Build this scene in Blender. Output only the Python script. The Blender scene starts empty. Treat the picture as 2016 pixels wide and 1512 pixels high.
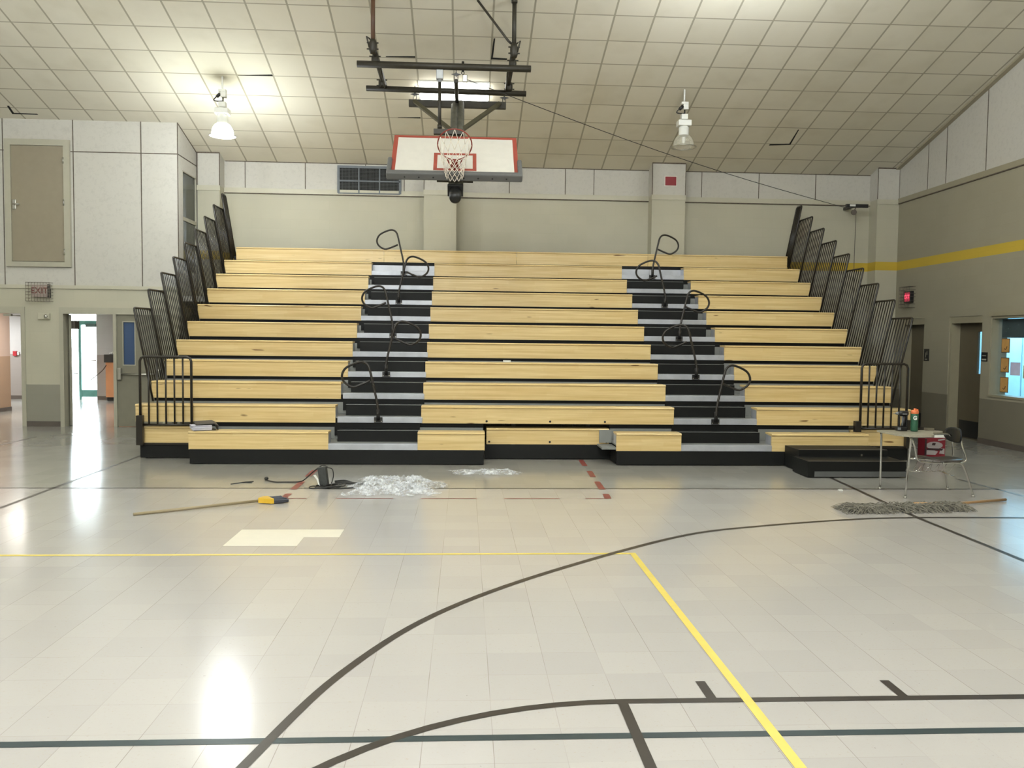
import bpy, bmesh, math, random
from mathutils import Vector, Matrix, noise

random.seed(7)
SC = bpy.context.scene
COL = SC.collection

# ------------------------------------------------------------------ camera
cam_d = bpy.data.cameras.new('camera')
cam = bpy.data.objects.new('camera', cam_d)
COL.objects.link(cam)
_r = Vector((0.99839904, -0.0554397, 0.01121625))
_u = Vector((-0.00831481, 0.0522915, 0.99859725))
_f = Vector((0.05594844, 0.99709179, -0.05174681))
cam.matrix_world = Matrix(((_r.x, _u.x, -_f.x, 0), (_r.y, _u.y, -_f.y, 0), (_r.z, _u.z, -_f.z, 1.7349), (0, 0, 0, 1)))
cam_d.sensor_width = 36
cam_d.lens = 1654.96 / 2016 * 36
cam_d.clip_start = 0.05
cam_d.clip_end = 200
SC.camera = cam

# ------------------------------------------------------------------ world, exposure
w = bpy.data.worlds.new('daylight')
SC.world = w
w.use_nodes = True
bg = w.node_tree.nodes['Background']
bg.inputs[0].default_value = (0.80, 0.93, 1.0, 1)
bg.inputs[1].default_value = 24.0
SC.view_settings.view_transform = 'Standard'
SC.view_settings.look = 'None'
SC.view_settings.gamma = 1
SC.view_settings.exposure = 0.0

LAMP_COL = (0.93, 0.99, 1.05)
LAMP_Y = (14.86, 10.86, 6.86, 2.86, -1.14, -5.14)
LAMP_POWER = {}          # (x, y): watts, filled in below and used by the lamp builder
for _x in (-8.18, -4.18, -0.18, 3.82):
    for _y in LAMP_Y:
        LAMP_POWER[(_x, _y)] = {14.86: 190.0, 10.86: 150.0, 6.86: 115.0, 2.86: 160.0, -1.14: 400.0, -5.14: 540.0}[_y] * {-8.18: 0.5, -4.18: 0.9, -0.18: 1.15, 3.82: 1.1}[_x]
LAMP_POWER[(-4.18, 14.86)] = 120.0
for _x in (-8.18, -0.18, 3.82):
    LAMP_POWER.pop((_x, 14.86))
LAMP_POWER.pop((-0.18, 10.86))
LAMP_POWER.pop((-4.18, 10.86))
LAMP_POWER.pop((3.82, 6.86))
LAMP_POWER.pop((-8.18, 2.86))
LAMP_POWER.pop((3.82, -1.14))
LAMP_POWER.pop((-8.18, -5.14))
LAMP_POWER.pop((3.82, -5.14))

def ceil_z(y):
    z = 5.37 + 0.27 * (17.85 - y)
    return z if y >= 3.5 else 9.2445 - 0.27 * (3.5 - y)

# ------------------------------------------------------------------ helpers
def lin(c):
    c = c / 255.0
    return c / 12.92 if c <= 0.04045 else ((c + 0.055) / 1.055) ** 2.4

def rgb(r, g, b):
    return (lin(r), lin(g), lin(b), 1)

class NT:
    def __init__(self, m):
        self.t = m.node_tree
        self.n = self.t.nodes
        self.l = self.t.links
    def node(self, typ, **kw):
        n = self.n.new(typ)
        for k, v in kw.items():
            setattr(n, k, v)
        return n
    def put(self, sock, v):
        if hasattr(v, 'is_output') or isinstance(v, bpy.types.NodeSocket):
            self.l.new(v, sock)
        else:
            sock.default_value = v
    def math(self, op, a, b=0.0, c=None):
        n = self.node('ShaderNodeMath', operation=op)
        self.put(n.inputs[0], a)
        self.put(n.inputs[1], b)
        if c is not None:
            self.put(n.inputs[2], c)
        return n.outputs[0]
    def mix(self, f, a, b):
        n = self.node('ShaderNodeMix', data_type='RGBA')
        self.put(n.inputs[0], f)
        self.put(n.inputs[6], a)
        self.put(n.inputs[7], b)
        return n.outputs[2]
    def noise(self, vec, scale, detail=2.0, rough=0.5):
        n = self.node('ShaderNodeTexNoise')
        if vec is not None:
            self.l.new(vec, n.inputs['Vector'])
        n.inputs['Scale'].default_value = scale
        n.inputs['Detail'].default_value = detail
        n.inputs['Roughness'].default_value = rough
        return n.outputs['Fac']
    def ramp(self, f, lo, hi):
        n = self.node('ShaderNodeMapRange')
        n.inputs[1].default_value = lo
        n.inputs[2].default_value = hi
        self.put(n.inputs[0], f)
        return n.outputs[0]
    def pos(self):
        return self.node('ShaderNodeNewGeometry').outputs['Position']
    def sep(self, v):
        n = self.node('ShaderNodeSeparateXYZ')
        self.l.new(v, n.inputs[0])
        return n.outputs
    def comb(self, x, y, z):
        n = self.node('ShaderNodeCombineXYZ')
        self.put(n.inputs[0], x)
        self.put(n.inputs[1], y)
        self.put(n.inputs[2], z)
        return n.outputs[0]
    def bump(self, h, strength, dist):
        n = self.node('ShaderNodeBump')
        self.l.new(h, n.inputs['Height'])
        n.inputs['Strength'].default_value = strength
        n.inputs['Distance'].default_value = dist
        return n.outputs[0]

def new_mat(name):
    m = bpy.data.materials.new(name)
    m.use_nodes = True
    t = NT(m)
    return m, t, t.n['Principled BSDF']

def mat(name, c, rough=0.5, metal=0.0, var=0.08, scale=8.0, spec=0.5, bump=0.0, emit=None, estr=0.0):
    m, t, b = new_mat(name)
    p = t.pos()
    nz = t.noise(p, scale, 4.0)
    d = tuple(max(0, x * (1 - var)) for x in c[:3]) + (1,)
    u = tuple(min(1, x * (1 + var)) for x in c[:3]) + (1,)
    t.l.new(t.mix(t.ramp(nz, 0.3, 0.7), d, u), b.inputs['Base Color'])
    b.inputs['Roughness'].default_value = rough
    b.inputs['Metallic'].default_value = metal
    b.inputs['Specular IOR Level'].default_value = spec
    if bump:
        t.l.new(t.bump(t.noise(p, scale * 8, 3.0), 0.5, bump), b.inputs['Normal'])
    if emit:
        b.inputs['Emission Color'].default_value = emit
        b.inputs['Emission Strength'].default_value = estr
    return m

def wall_mat(name, paint, lower, board_z=99.0, stripe=False, split=0.8, board=(190, 187, 178)):
    """painted block wall: lower band, yellow stripe, white boards above board_z"""
    m, t, b = new_mat(name)
    p = t.pos()
    x, y, z = t.sep(p)
    uv = t.comb(t.math('ADD', x, y), z, 0.0)
    br = t.node('ShaderNodeTexBrick')
    t.l.new(uv, br.inputs['Vector'])
    br.inputs['Scale'].default_value = 1.0
    br.inputs['Mortar Size'].default_value = 0.006
    br.inputs['Mortar Smooth'].default_value = 0.6
    br.inputs['Brick Width'].default_value = 0.4
    br.inputs['Row Height'].default_value = 0.2
    br.inputs['Color1'].default_value = (1, 1, 1, 1)
    br.inputs['Color2'].default_value = (0.97, 0.97, 0.97, 1)
    br.inputs['Mortar'].default_value = (0.96, 0.96, 0.955, 1)
    n1 = t.noise(p, 1.3, 4.0)
    pc = t.mix(t.ramp(n1, 0.3, 0.7), tuple(c * 0.96 for c in paint[:3]) + (1,), paint)
    col = t.mix(t.math('LESS_THAN', z, split), pc, lower)
    if stripe:
        st = t.math('MULTIPLY', t.math('GREATER_THAN', z, 3.31), t.math('LESS_THAN', z, 3.49))
        col = t.mix(st, col, rgb(196, 168, 62))
    mul = t.node('ShaderNodeMix', data_type='RGBA', blend_type='MULTIPLY')
    mul.inputs[0].default_value = 1.0
    t.l.new(col, mul.inputs[6])
    t.l.new(br.outputs['Color'], mul.inputs[7])
    col = mul.outputs[2]
    # boards
    bn = t.noise(p, 14.0, 6.0, 0.7)
    bn2 = t.noise(p, 2.2, 5.0, 0.65)
    bc = rgb(*board)
    dk = tuple(c * 0.86 for c in bc[:3]) + (1,)
    bcol = t.mix(t.ramp(bn, 0.25, 0.5), dk, bc)
    bcol = t.mix(t.ramp(bn2, 0.62, 0.85), bcol, tuple(c * 0.82 for c in bc[:3]) + (1,))
    isb = t.math('GREATER_THAN', z, board_z)
    t.l.new(t.mix(isb, col, bcol), b.inputs['Base Color'])
    b.inputs['Roughness'].default_value = 0.55
    b.inputs['Specular IOR Level'].default_value = 0.35
    h = t.mix(isb, br.outputs['Color'], t.comb(bn, bn, bn))
    t.l.new(t.bump(h, 0.15, 0.004), b.inputs['Normal'])
    return m

ORG = {}

class MB:
    """collects shapes in world coordinates, then links them as ONE mesh object"""
    def __init__(self):
        self.bm = bmesh.new()
        self.nb = 0
    def _tag(self, new_faces, mi):
        for f in new_faces:
            f.material_index = mi
    def box(self, x0, x1, y0, y1, z0, z1, bev=0.0, mi=0, M=None):
        e = 0.00025 * (1 + (self.nb * 7) % 5); self.nb += 1
        x0, x1 = min(x0, x1) - e, max(x0, x1) + e; y0, y1 = min(y0, y1) - e, max(y0, y1) + e; z0, z1 = z0 - (e if z0 > 0.02 else 0), z1 + e
        r = bmesh.ops.create_cube(self.bm, size=1.0)
        vs = r['verts']
        T = Matrix.Translation(((x0 + x1) / 2, (y0 + y1) / 2, (z0 + z1) / 2)) @ Matrix.Diagonal((abs(x1 - x0), abs(y1 - y0), abs(z1 - z0), 1))
        bmesh.ops.transform(self.bm, matrix=T, verts=vs)
        fs = list({f for v in vs for f in v.link_faces})
        self._tag(fs, mi)
        if bev > 0:
            es = list({e for v in vs for e in v.link_edges})
            rr = bmesh.ops.bevel(self.bm, geom=es, offset=bev, segments=2, affect='EDGES', profile=0.5)
            vs = list({v for f in rr['faces'] for v in f.verts} | {v for v in vs if v.is_valid})
            allv = set(vs)
            for v in list(vs):
                for f in v.link_faces:
                    f.material_index = mi
                    allv.update(f.verts)
            vs = list(allv)
        if M is not None:
            bmesh.ops.transform(self.bm, matrix=M, verts=vs)
        return self
    def poly(self, pts, mi=0):
        vs = [self.bm.verts.new(p) for p in pts]
        f = self.bm.faces.new(vs)
        f.material_index = mi
        return self
    def prism(self, pts, vec, mi=0):
        vec = Vector(vec)
        a = [self.bm.verts.new(p) for p in pts]
        b = [self.bm.verts.new(Vector(p) + vec) for p in pts]
        n = len(a)
        fs = [self.bm.faces.new(a[::-1]), self.bm.faces.new(b)]
        for i in range(n):
            fs.append(self.bm.faces.new((a[i], a[(i + 1) % n], b[(i + 1) % n], b[i])))
        self._tag(fs, mi)
        return self
    def tube(self, pts, r, seg=8, closed=False, mi=0, cap=True):
        pts = [Vector(p) for p in pts]
        n = len(pts)
        rad = r if isinstance(r, (list, tuple)) else [r] * n
        rings = []
        prev = None
        for i, p in enumerate(pts):
            if closed:
                d = pts[(i + 1) % n] - pts[i - 1]
            else:
                d = pts[min(i + 1, n - 1)] - pts[max(i - 1, 0)]
            if d.length < 1e-9:
                d = Vector((0, 0, 1))
            d.normalize()
            if prev is None:
                a = Vector((0, 0, 1)) if abs(d.z) < 0.9 else Vector((1, 0, 0))
                u = d.cross(a).normalized()
            else:
                u = prev - d * prev.dot(d)
                if u.length < 1e-6:
                    u = d.cross(Vector((0.3, 0.2, 1)))
                u.normalize()
            prev = u
            v = d.cross(u)
            rings.append([self.bm.verts.new(p + (u * math.cos(2 * math.pi * k / seg) + v * math.sin(2 * math.pi * k / seg)) * rad[i]) for k in range(seg)])
        m = n if closed else n - 1
        for i in range(m):
            A, B = rings[i], rings[(i + 1) % n]
            for k in range(seg):
                f = self.bm.faces.new((A[k], A[(k + 1) % seg], B[(k + 1) % seg], B[k]))
                f.smooth = seg > 4
                f.material_index = mi
        if cap and not closed:
            for R in (rings[0][::-1], rings[-1]):
                f = self.bm.faces.new(R)
                f.material_index = mi
        return self
    def lathe(self, cx, cy, prof, seg=24, mi=0, M=None, cap=False):
        rings = []
        for (r, z) in prof:
            rings.append([self.bm.verts.new((cx + r * math.cos(2 * math.pi * k / seg), cy + r * math.sin(2 * math.pi * k / seg), z)) for k in range(seg)])
        for A, B in zip(rings, rings[1:]):
            for k in range(seg):
                f = self.bm.faces.new((A[k], A[(k + 1) % seg], B[(k + 1) % seg], B[k]))
                f.smooth = True
                f.material_index = mi
        if cap:
            self.bm.faces.new(rings[0][::-1]).material_index = mi
            self.bm.faces.new(rings[-1]).material_index = mi
        if M is not None:
            bmesh.ops.transform(self.bm, matrix=M, verts=[v for R in rings for v in R])
        return self
    def build(self, name, m, parent=None, kind=None, label=None, category=None, group=None, origin=None, smooth=False):
        bm = self.bm
        bmesh.ops.recalc_face_normals(bm, faces=bm.faces)
        if parent is not None:
            org = ORG[parent.name]
        elif origin is not None:
            org = Vector(origin)
        else:
            xs = [v.co for v in bm.verts]
            org = Vector(((min(v.x for v in xs) + max(v.x for v in xs)) / 2, (min(v.y for v in xs) + max(v.y for v in xs)) / 2, min(v.z for v in xs)))
        bmesh.ops.translate(bm, verts=bm.verts, vec=-org)
        me = bpy.data.meshes.new(name)
        bm.to_mesh(me)
        bm.free()
        for mm in (m if isinstance(m, (list, tuple)) else [m]):
            me.materials.append(mm)
        if smooth:
            for p in me.polygons:
                p.use_smooth = True
        o = bpy.data.objects.new(name, me)
        COL.objects.link(o)
        if parent is not None:
            o.parent = parent
        else:
            o.location = org
        ORG[o.name] = org
        props(o, label, category, group, kind)
        return o

def props(o, label=None, category=None, group=None, kind=None):
    if label: o['label'] = label
    if category: o['category'] = category
    if group: o['group'] = group
    if kind: o['kind'] = kind

def thing(name, loc, label, category, group=None, kind=None):
    o = bpy.data.objects.new(name, None)
    o.empty_display_size = 0.1
    COL.objects.link(o)
    o.location = loc
    ORG[o.name] = Vector(loc)
    props(o, label, category, group, kind)
    return o

def copy_tree(o, loc, label=None, parent=None):
    c = o.copy()
    COL.objects.link(c)
    if parent is None:
        c.location = loc
        ORG[c.name] = Vector(loc)
        if label: c['label'] = label
    else:
        c.parent = parent
    for ch in [x for x in SC.objects if x.parent == o]:
        copy_tree(ch, None, None, c)
    return c

def smooth_path(pts, n=6, closed=False):
    P = [Vector(p) for p in pts]
    out = []
    m = len(P)
    rng = m if closed else m - 1
    for i in range(rng):
        p0 = P[i - 1] if (i > 0 or closed) else P[0]
        p1 = P[i]
        p2 = P[(i + 1) % m]
        p3 = P[(i + 2) % m] if (closed or i + 2 < m) else P[-1]
        for k in range(n):
            t = k / n
            out.append(0.5 * ((2 * p1) + (-p0 + p2) * t + (2 * p0 - 5 * p1 + 4 * p2 - p3) * t * t + (-p0 + 3 * p1 - 3 * p2 + p3) * t ** 3))
    if not closed:
        out.append(P[-1])
    return out

def text_obj(name, s, m, M, size, depth, parent, label=None, bold=0.0):
    cu = bpy.data.curves.new(name, 'FONT')
    cu.body = s
    cu.size = size
    cu.extrude = depth
    cu.offset = bold
    cu.align_x = 'CENTER'
    cu.align_y = 'CENTER'
    tmp = bpy.data.objects.new(name + '_curve', cu)
    COL.objects.link(tmp)
    dg = bpy.context.evaluated_depsgraph_get()
    dg.update()
    me = bpy.data.meshes.new_from_object(tmp.evaluated_get(dg))
    bpy.data.objects.remove(tmp)
    me.transform(Matrix.Translation(-ORG[parent.name]) @ M)
    me.materials.clear()
    me.materials.append(m)
    o = bpy.data.objects.new(name, me)
    COL.objects.link(o)
    o.parent = parent
    ORG[o.name] = ORG[parent.name]
    if label: o['label'] = label
    return o

def face_cam(x, y, z):      # text in the XZ plane, read from -Y
    return Matrix.Translation((x, y, z)) @ Matrix.Rotation(math.pi / 2, 4, 'X')

# ------------------------------------------------------------------ materials
PAINT = rgb(184, 180, 160)
LOWER = rgb(142, 139, 126)
M_WALL = wall_mat('painted_block_wall', PAINT, LOWER, 4.80, True)
M_WALLR = wall_mat('painted_block_wall_shaded', rgb(156, 150, 130), rgb(120, 114, 98), 4.82, True)  # wall paint darkened to imitate the weaker light on this side
M_WALLL = wall_mat('painted_wall_left', PAINT, LOWER, 2.66, False)
M_TRIM = mat('painted_trim', rgb(184, 180, 160), 0.45, var=0.03)
M_TRIMR = mat('painted_trim_shaded', rgb(150, 143, 120), 0.45, var=0.03)  # trim paint darkened to go with the shaded right wall
M_JOINT = mat('dark_joint', rgb(95, 85, 74), 0.9, var=0.25, scale=20)
M_BASE = mat('rubber_base', rgb(92, 84, 76), 0.5, var=0.05)
M_DOOR = mat('grey_door_paint', rgb(142, 132, 112), 0.45, var=0.03)
M_DOOR2 = mat('lobby_door_paint', rgb(128, 124, 108), 0.4, var=0.03)
M_DOORR = mat('dark_door_paint', rgb(92, 84, 66), 0.4, var=0.03)
M_FRAME = mat('door_frame_paint', rgb(170, 166, 148), 0.45, var=0.03)
M_METAL = mat('satin_steel', rgb(190, 188, 180), 0.3, 1.0, var=0.05)
M_CHROME = mat('chrome', rgb(200, 200, 195), 0.12, 1.0, var=0.03)
M_GALV = mat('galvanised_steel', rgb(186, 189, 196), 0.4, 0.45, var=0.10, scale=5)
M_DECK = mat('deck_grey_steel', rgb(140, 142, 138), 0.5, 0.3, var=0.08, scale=5)
M_BLACK = mat('black_step_steel', rgb(17, 18, 17), 0.5, 0.0, var=0.06, scale=3, spec=0.25)
M_SKIRT = mat('black_skirt', rgb(22, 23, 22), 0.5, 0.0, var=0.08, scale=2, spec=0.25)
M_RAIL = mat('black_rail_paint', rgb(34, 29, 22), 0.35, 0.0, var=0.05)
M_HOOPF = mat('dark_bronze_steel', rgb(50, 46, 36), 0.5, 0.2, var=0.15, scale=12)
M_MAST = mat('worn_grey_steel', rgb(105, 104, 92), 0.55, 0.3, var=0.25, scale=14)
M_WHITE = mat('white_enamel', rgb(225, 225, 218), 0.4, var=0.03)
M_BOARD = mat('backboard_white', rgb(214, 210, 200), 0.3, var=0.03)
M_ORANGE = mat('target_red', rgb(160, 74, 60), 0.4, var=0.04)
M_RIM = mat('rim_red', rgb(135, 50, 38), 0.4, var=0.1)
M_PAD = mat('grey_pad', rgb(98, 98, 96), 0.6, var=0.05)
M_NET = mat('net_cord', rgb(222, 212, 196), 0.8, var=0.08)
M_DARK = mat('dark_void', rgb(18, 17, 15), 0.9, var=0.1)
M_RUBBER = mat('black_plastic', rgb(28, 28, 27), 0.4, var=0.1)

def wood_mat():
    m, t, b = new_mat('pine_bench_wood')
    p = t.pos()
    x, y, z = t.sep(p)
    # glued-up pine boards: staves about 60 mm high and half a metre long
    br = t.node('ShaderNodeTexBrick')
    t.l.new(t.comb(x, t.math('ADD', z, t.math('MULTIPLY', y, 0.5)), 0.0), br.inputs['Vector'])
    br.inputs['Scale'].default_value = 1.0
    br.inputs['Brick Width'].default_value = 0.62
    br.inputs['Row Height'].default_value = 0.062
    br.inputs['Mortar Size'].default_value = 0.0
    br.offset = 0.37
    br.squash = 0.8
    br.inputs['Color1'].default_value = rgb(232, 208, 152)
    br.inputs['Color2'].default_value = rgb(226, 199, 141)
    v2 = t.comb(t.math('MULTIPLY', x, 0.9), t.math('MULTIPLY', y, 6), t.math('MULTIPLY', z, 34))
    g = t.noise(v2, 1.0, 5.0, 0.6)
    col = t.mix(t.ramp(g, 0.35, 0.75), br.outputs['Color'], rgb(204, 172, 112))
    v3 = t.comb(t.math('MULTIPLY', x, 2.4), t.math('MULTIPLY', y, 8), t.math('MULTIPLY', z, 16))
    kn = t.noise(v3, 1.0, 1.0)
    col = t.mix(t.ramp(kn, 0.76, 0.80), col, rgb(120, 84, 42))
    t.l.new(col, b.inputs['Base Color'])
    b.inputs['Roughness'].default_value = 0.35
    b.inputs['Coat Weight'].default_value = 0.25
    b.inputs['Coat Roughness'].default_value = 0.25
    return m
M_WOOD = wood_mat()

def floor_mat(name='vinyl_tile_floor'):
    m, t, b = new_mat(name)
    p = t.pos()
    x, y, z = t.sep(p)
    T = 0.3048
    u = t.math('DIVIDE', t.math('SUBTRACT', x, 0.1342), T)
    v = t.math('DIVIDE', t.math('SUBTRACT', y, 4.2758), T)
    fu, fv = t.math('FLOOR', u), t.math('FLOOR', v)
    du = t.math('ABSOLUTE', t.math('SUBTRACT', t.math('FRACT', t.math('ADD', u, 0.5)), 0.5))
    dv = t.math('ABSOLUTE', t.math('SUBTRACT', t.math('FRACT', t.math('ADD', v, 0.5)), 0.5))
    wn = t.node('ShaderNodeTexWhiteNoise', noise_dimensions='2D')
    t.l.new(t.comb(fu, fv, 0.0), wn.inputs['Vector'])
    col = t.mix(wn.outputs['Value'], rgb(184, 180, 175), rgb(178, 174, 170))
    # terracotta / green mottling of the tile
    sp = t.noise(p, 55.0, 3.0, 0.7)
    col = t.mix(t.ramp(sp, 0.60, 0.72), col, rgb(178, 169, 157))
    fl = t.noise(t.comb(t.math('MULTIPLY', x, 1.0), t.math('MULTIPLY', y, 1.7), 0.0), 30.0, 2.0, 0.6)
    col = t.mix(t.math('MULTIPLY', t.ramp(fl, 0.745, 0.77), 0.6), col, rgb(92, 82, 72))
    # seams
    nx = t.ramp(t.noise(p, 1.1, 2.0), 0.38, 0.6)
    ny = t.ramp(t.noise(p, 1.9, 2.0), 0.40, 0.62)
    su = t.math('MULTIPLY', t.math('LESS_THAN', du, 0.0055), t.math('MULTIPLY_ADD', nx, 0.5, 0.08))
    sv = t.math('MULTIPLY', t.math('LESS_THAN', dv, 0.005), t.math('MULTIPLY_ADD', ny, 0.3, 0.02))
    seam = t.math('MAXIMUM', su, sv)
    col = t.mix(seam, col, rgb(120, 108, 96))
    # a greyer tile is laid from the far court line to the walls
    far = t.math('GREATER_THAN', y, 9.762)
    col = t.mix(far, col, t.mix(wn.outputs['Value'], rgb(160, 158, 150), rgb(152, 150, 142)))
    t.l.new(col, b.inputs['Base Color'])
    rn = t.noise(t.comb(t.math('MULTIPLY', x, 1.0), t.math('MULTIPLY', y, 0.5), 0.0), 1.2, 3.0)
    t.l.new(t.math('MULTIPLY_ADD', rn, 0.12, 0.10), b.inputs['Roughness'])
    b.inputs['IOR'].default_value = 1.5
    hb = t.noise(t.comb(t.math('MULTIPLY', x, 2.2), t.math('MULTIPLY', y, 1.2), 0.0), 1.0, 3.0)
    t.l.new(t.bump(hb, 0.35, 0.004), b.inputs['Normal'])
    return m
M_FLOOR = floor_mat()

def ceiling_mat():
    m, t, b = new_mat('acoustic_tile_ceiling')
    p = t.pos()
    x, y, z = t.sep(p)
    u = t.math('DIVIDE', t.math('SUBTRACT', x, 1.0), 0.615)
    v = t.math('DIVIDE', t.math('SUBTRACT', y, 15.41), 0.613)
    du = t.math('ABSOLUTE', t.math('SUBTRACT', t.math('FRACT', t.math('ADD', u, 0.5)), 0.5))
    dv = t.math('ABSOLUTE', t.math('SUBTRACT', t.math('FRACT', t.math('ADD', v, 0.5)), 0.5))
    g = t.math('MAXIMUM', t.math('LESS_THAN', du, 0.024), t.math('LESS_THAN', dv, 0.018))
    wn = t.node('ShaderNodeTexWhiteNoise', noise_dimensions='2D')
    t.l.new(t.comb(t.math('FLOOR', u), t.math('FLOOR', v), 0.0), wn.inputs['Vector'])
    col = t.mix(wn.outputs['Value'], rgb(222, 217, 201), rgb(215, 210, 193))
    n1 = t.noise(p, 1.4, 4.0)
    col = t.mix(t.math('MULTIPLY', t.ramp(n1, 0.5, 0.8), 0.35), col, rgb(182, 174, 152))
    col = t.mix(g, col, rgb(166, 160, 142))
    t.l.new(col, b.inputs['Base Color'])
    b.inputs['Roughness'].default_value = 0.8
    t.l.new(t.bump(t.math('SUBTRACT', 1.0, g), 0.4, 0.01), b.inputs['Normal'])
    return m
M_CEIL = ceiling_mat()

# ------------------------------------------------------------------ the room shell
XR = 9.15
YB = 17.85
XL = -14.0
YF = -10.0

fl = MB().box(XL - 0.2, 13.2, YF - 0.2, 24.4, -0.12, 0.0).build('floor', M_FLOOR, kind='structure', origin=(0, 0, 0))

# ceiling: two slopes meeting at a ridge behind the camera
cm = MB()
def slope(y0, z0, y1, z1, x0, x1):
    cm.prism([(x0, y0, z0), (x0, y1, z1), (x0, y1, z1 + 0.12), (x0, y0, z0 + 0.12)], (x1 - x0, 0, 0))
slope(18.05, ceil_z(18.05), 3.5, ceil_z(3.5), XL - 0.2, XR + 0.3)
slope(3.5, ceil_z(3.5), YF - 0.2, ceil_z(YF - 0.2), XL - 0.2, XR + 0.3)
ceiling = cm.build('ceiling', M_CEIL, kind='structure', origin=(0, 0, 0))

# tiles that have lifted out of the grid and the gaps they leave
def on_ceiling(x, y, d=0.003):
    return (x, y, ceil_z(y) - d)
def gap(pts, name='lifted_tile_gap'):
    MB().prism([on_ceiling(px, py) for px, py in pts], (0, 0, 0.005)).build(name, M_DARK, ceiling)
gap([(6.02, 16.65), (6.40, 16.61), (6.36, 16.08), (6.38, 16.08), (6.44, 16.65), (6.02, 16.70)])
gap([(-3.90, 14.80), (-3.32, 14.755), (-3.31, 14.80), (-3.90, 14.81)])
gap([(-1.34, 14.15), (-0.86, 14.125), (-0.86, 14.165), (-1.34, 14.165)])
gap([(0.385, 14.12), (0.41, 13.60), (0.435, 13.60), (0.415, 14.10), (0.65, 14.11), (0.65, 14.15), (0.385, 14.15)])
gap([(-1.29, 16.01), (-0.87, 15.985), (-0.87, 16.02), (-1.29, 16.02)])
gap([(-8.33, 15.96), (-8.29, 15.96), (-8.33, 16.20), (-7.92, 16.21), (-7.92, 16.24), (-8.38, 16.24)])

# back wall with pilasters
bw = MB()
bw.box(-5.45, XR + 0.3, YB, YB + 0.2, 0, 5.40)
wall_back = bw.build('wall_back', M_WALL, kind='structure', origin=(0, YB, 0))
# (z of the pilaster tops follows the ceiling)
for i, (x0, x1, split) in enumerate(((-5.43, -4.99, 4.73), (-0.87, -0.205, 4.81), (3.86, 4.56, 4.84), (8.68, 9.15, 4.73))):
    MB().box(x0, x1, 17.5, YB, 0, ceil_z(17.5) + 0.01).build('pilaster', M_WALL, wall_back)
    MB().box(x0 - 0.012, min(x1 + 0.012, XR), 17.485, 17.5, 4.70, 4.80).build('ledge', M_TRIM, wall_back)
# ledge and board seams of the back wall
for a, b_ in ((-4.99, -0.87), (-0.205, 3.86), (4.56, 8.68)):
    MB().box(a, b_, YB - 0.03, YB, 4.72, 4.82).build('ledge', M_TRIM, wall_back)
sm = MB()
for x in (-4.57, -3.34, 2.08, 2.69, 0.9, 5.0, 6.24, 7.48, -2.10, -1.30):
    sm.box(x - 0.007, x + 0.007, YB - 0.004, YB, 4.82, 5.37)
sm.box(-4.97, 8.68, YB - 0.005, YB, 5.355, 5.372)
sm.build('board_seams', M_JOINT, wall_back)
g = MB()
for a, b_ in ((-5.43, -4.99), (-0.87, -0.205), (3.86, 4.56), (8.68, 9.15)):
    g.box(a, b_, 17.494, 17.5, 5.44, 5.465)
    for x in (a, b_):
        g.box(x - 0.006, x + 0.006, 17.494, 17.502, 4.80, 5.46)
g.build('pilaster_board_seams', M_JOINT, wall_back)
dn = MB()
for a, b_ in ((-5.0, -0.87), (-0.205, 3.86), (4.56, 8.68)):
    dn.box(a, b_, YB - 0.031, YB, 4.705, 4.72)  # dark strip painted in as the shadow below the ledge
dn.build('ledge_shadow_strip', M_JOINT, wall_back)

# block with the upstairs booth on the left
def cbox(mb, x0, x1, y0, y1, z0):       # a box up to the sloped ceiling
    mb.prism([(x0, y0, z0), (x0, y1, z0), (x0, y1, ceil_z(y1) + 0.03), (x0, y0, ceil_z(y0) + 0.03)], (x1 - x0, 0, 0))
lw = MB()
D1 = (-9.55, -8.35)
D2 = (-7.60, -5.75)
ZD = 2.15
cbox(lw, XL, -5.45, 16.4, 16.6, ZD)
lw.box(XL, D1[0], 16.4, 16.6, 0, ZD)
lw.box(D1[1], D2[0], 16.4, 16.6, 0, ZD)
lw.box(D2[1], -5.45, 16.4, 16.6, 0, ZD)
wl = lw.build('wall_left', M_WALLL, kind='structure', origin=(-8, 16.4, 0))
# booth side wall with its window opening (y 16.66-17.48, z 3.05-4.92)
bs = MB()
cbox(bs, -5.65, -5.45, 16.6, 17.85, 4.93)
bs.box(-5.65, -5.45, 16.6, 16.66, 0, 4.93)
bs.box(-5.65, -5.45, 17.48, 17.85, 0, 4.93)
bs.box(-5.65, -5.45, 16.66, 17.48, 0, 3.0)
M_BOOTH = wall_mat('booth_side_boards', PAINT, LOWER, 2.66, False)
wb = bs.build('wall_booth', M_BOOTH, kind='structure', origin=(-5.45, 17, 0))
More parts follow.
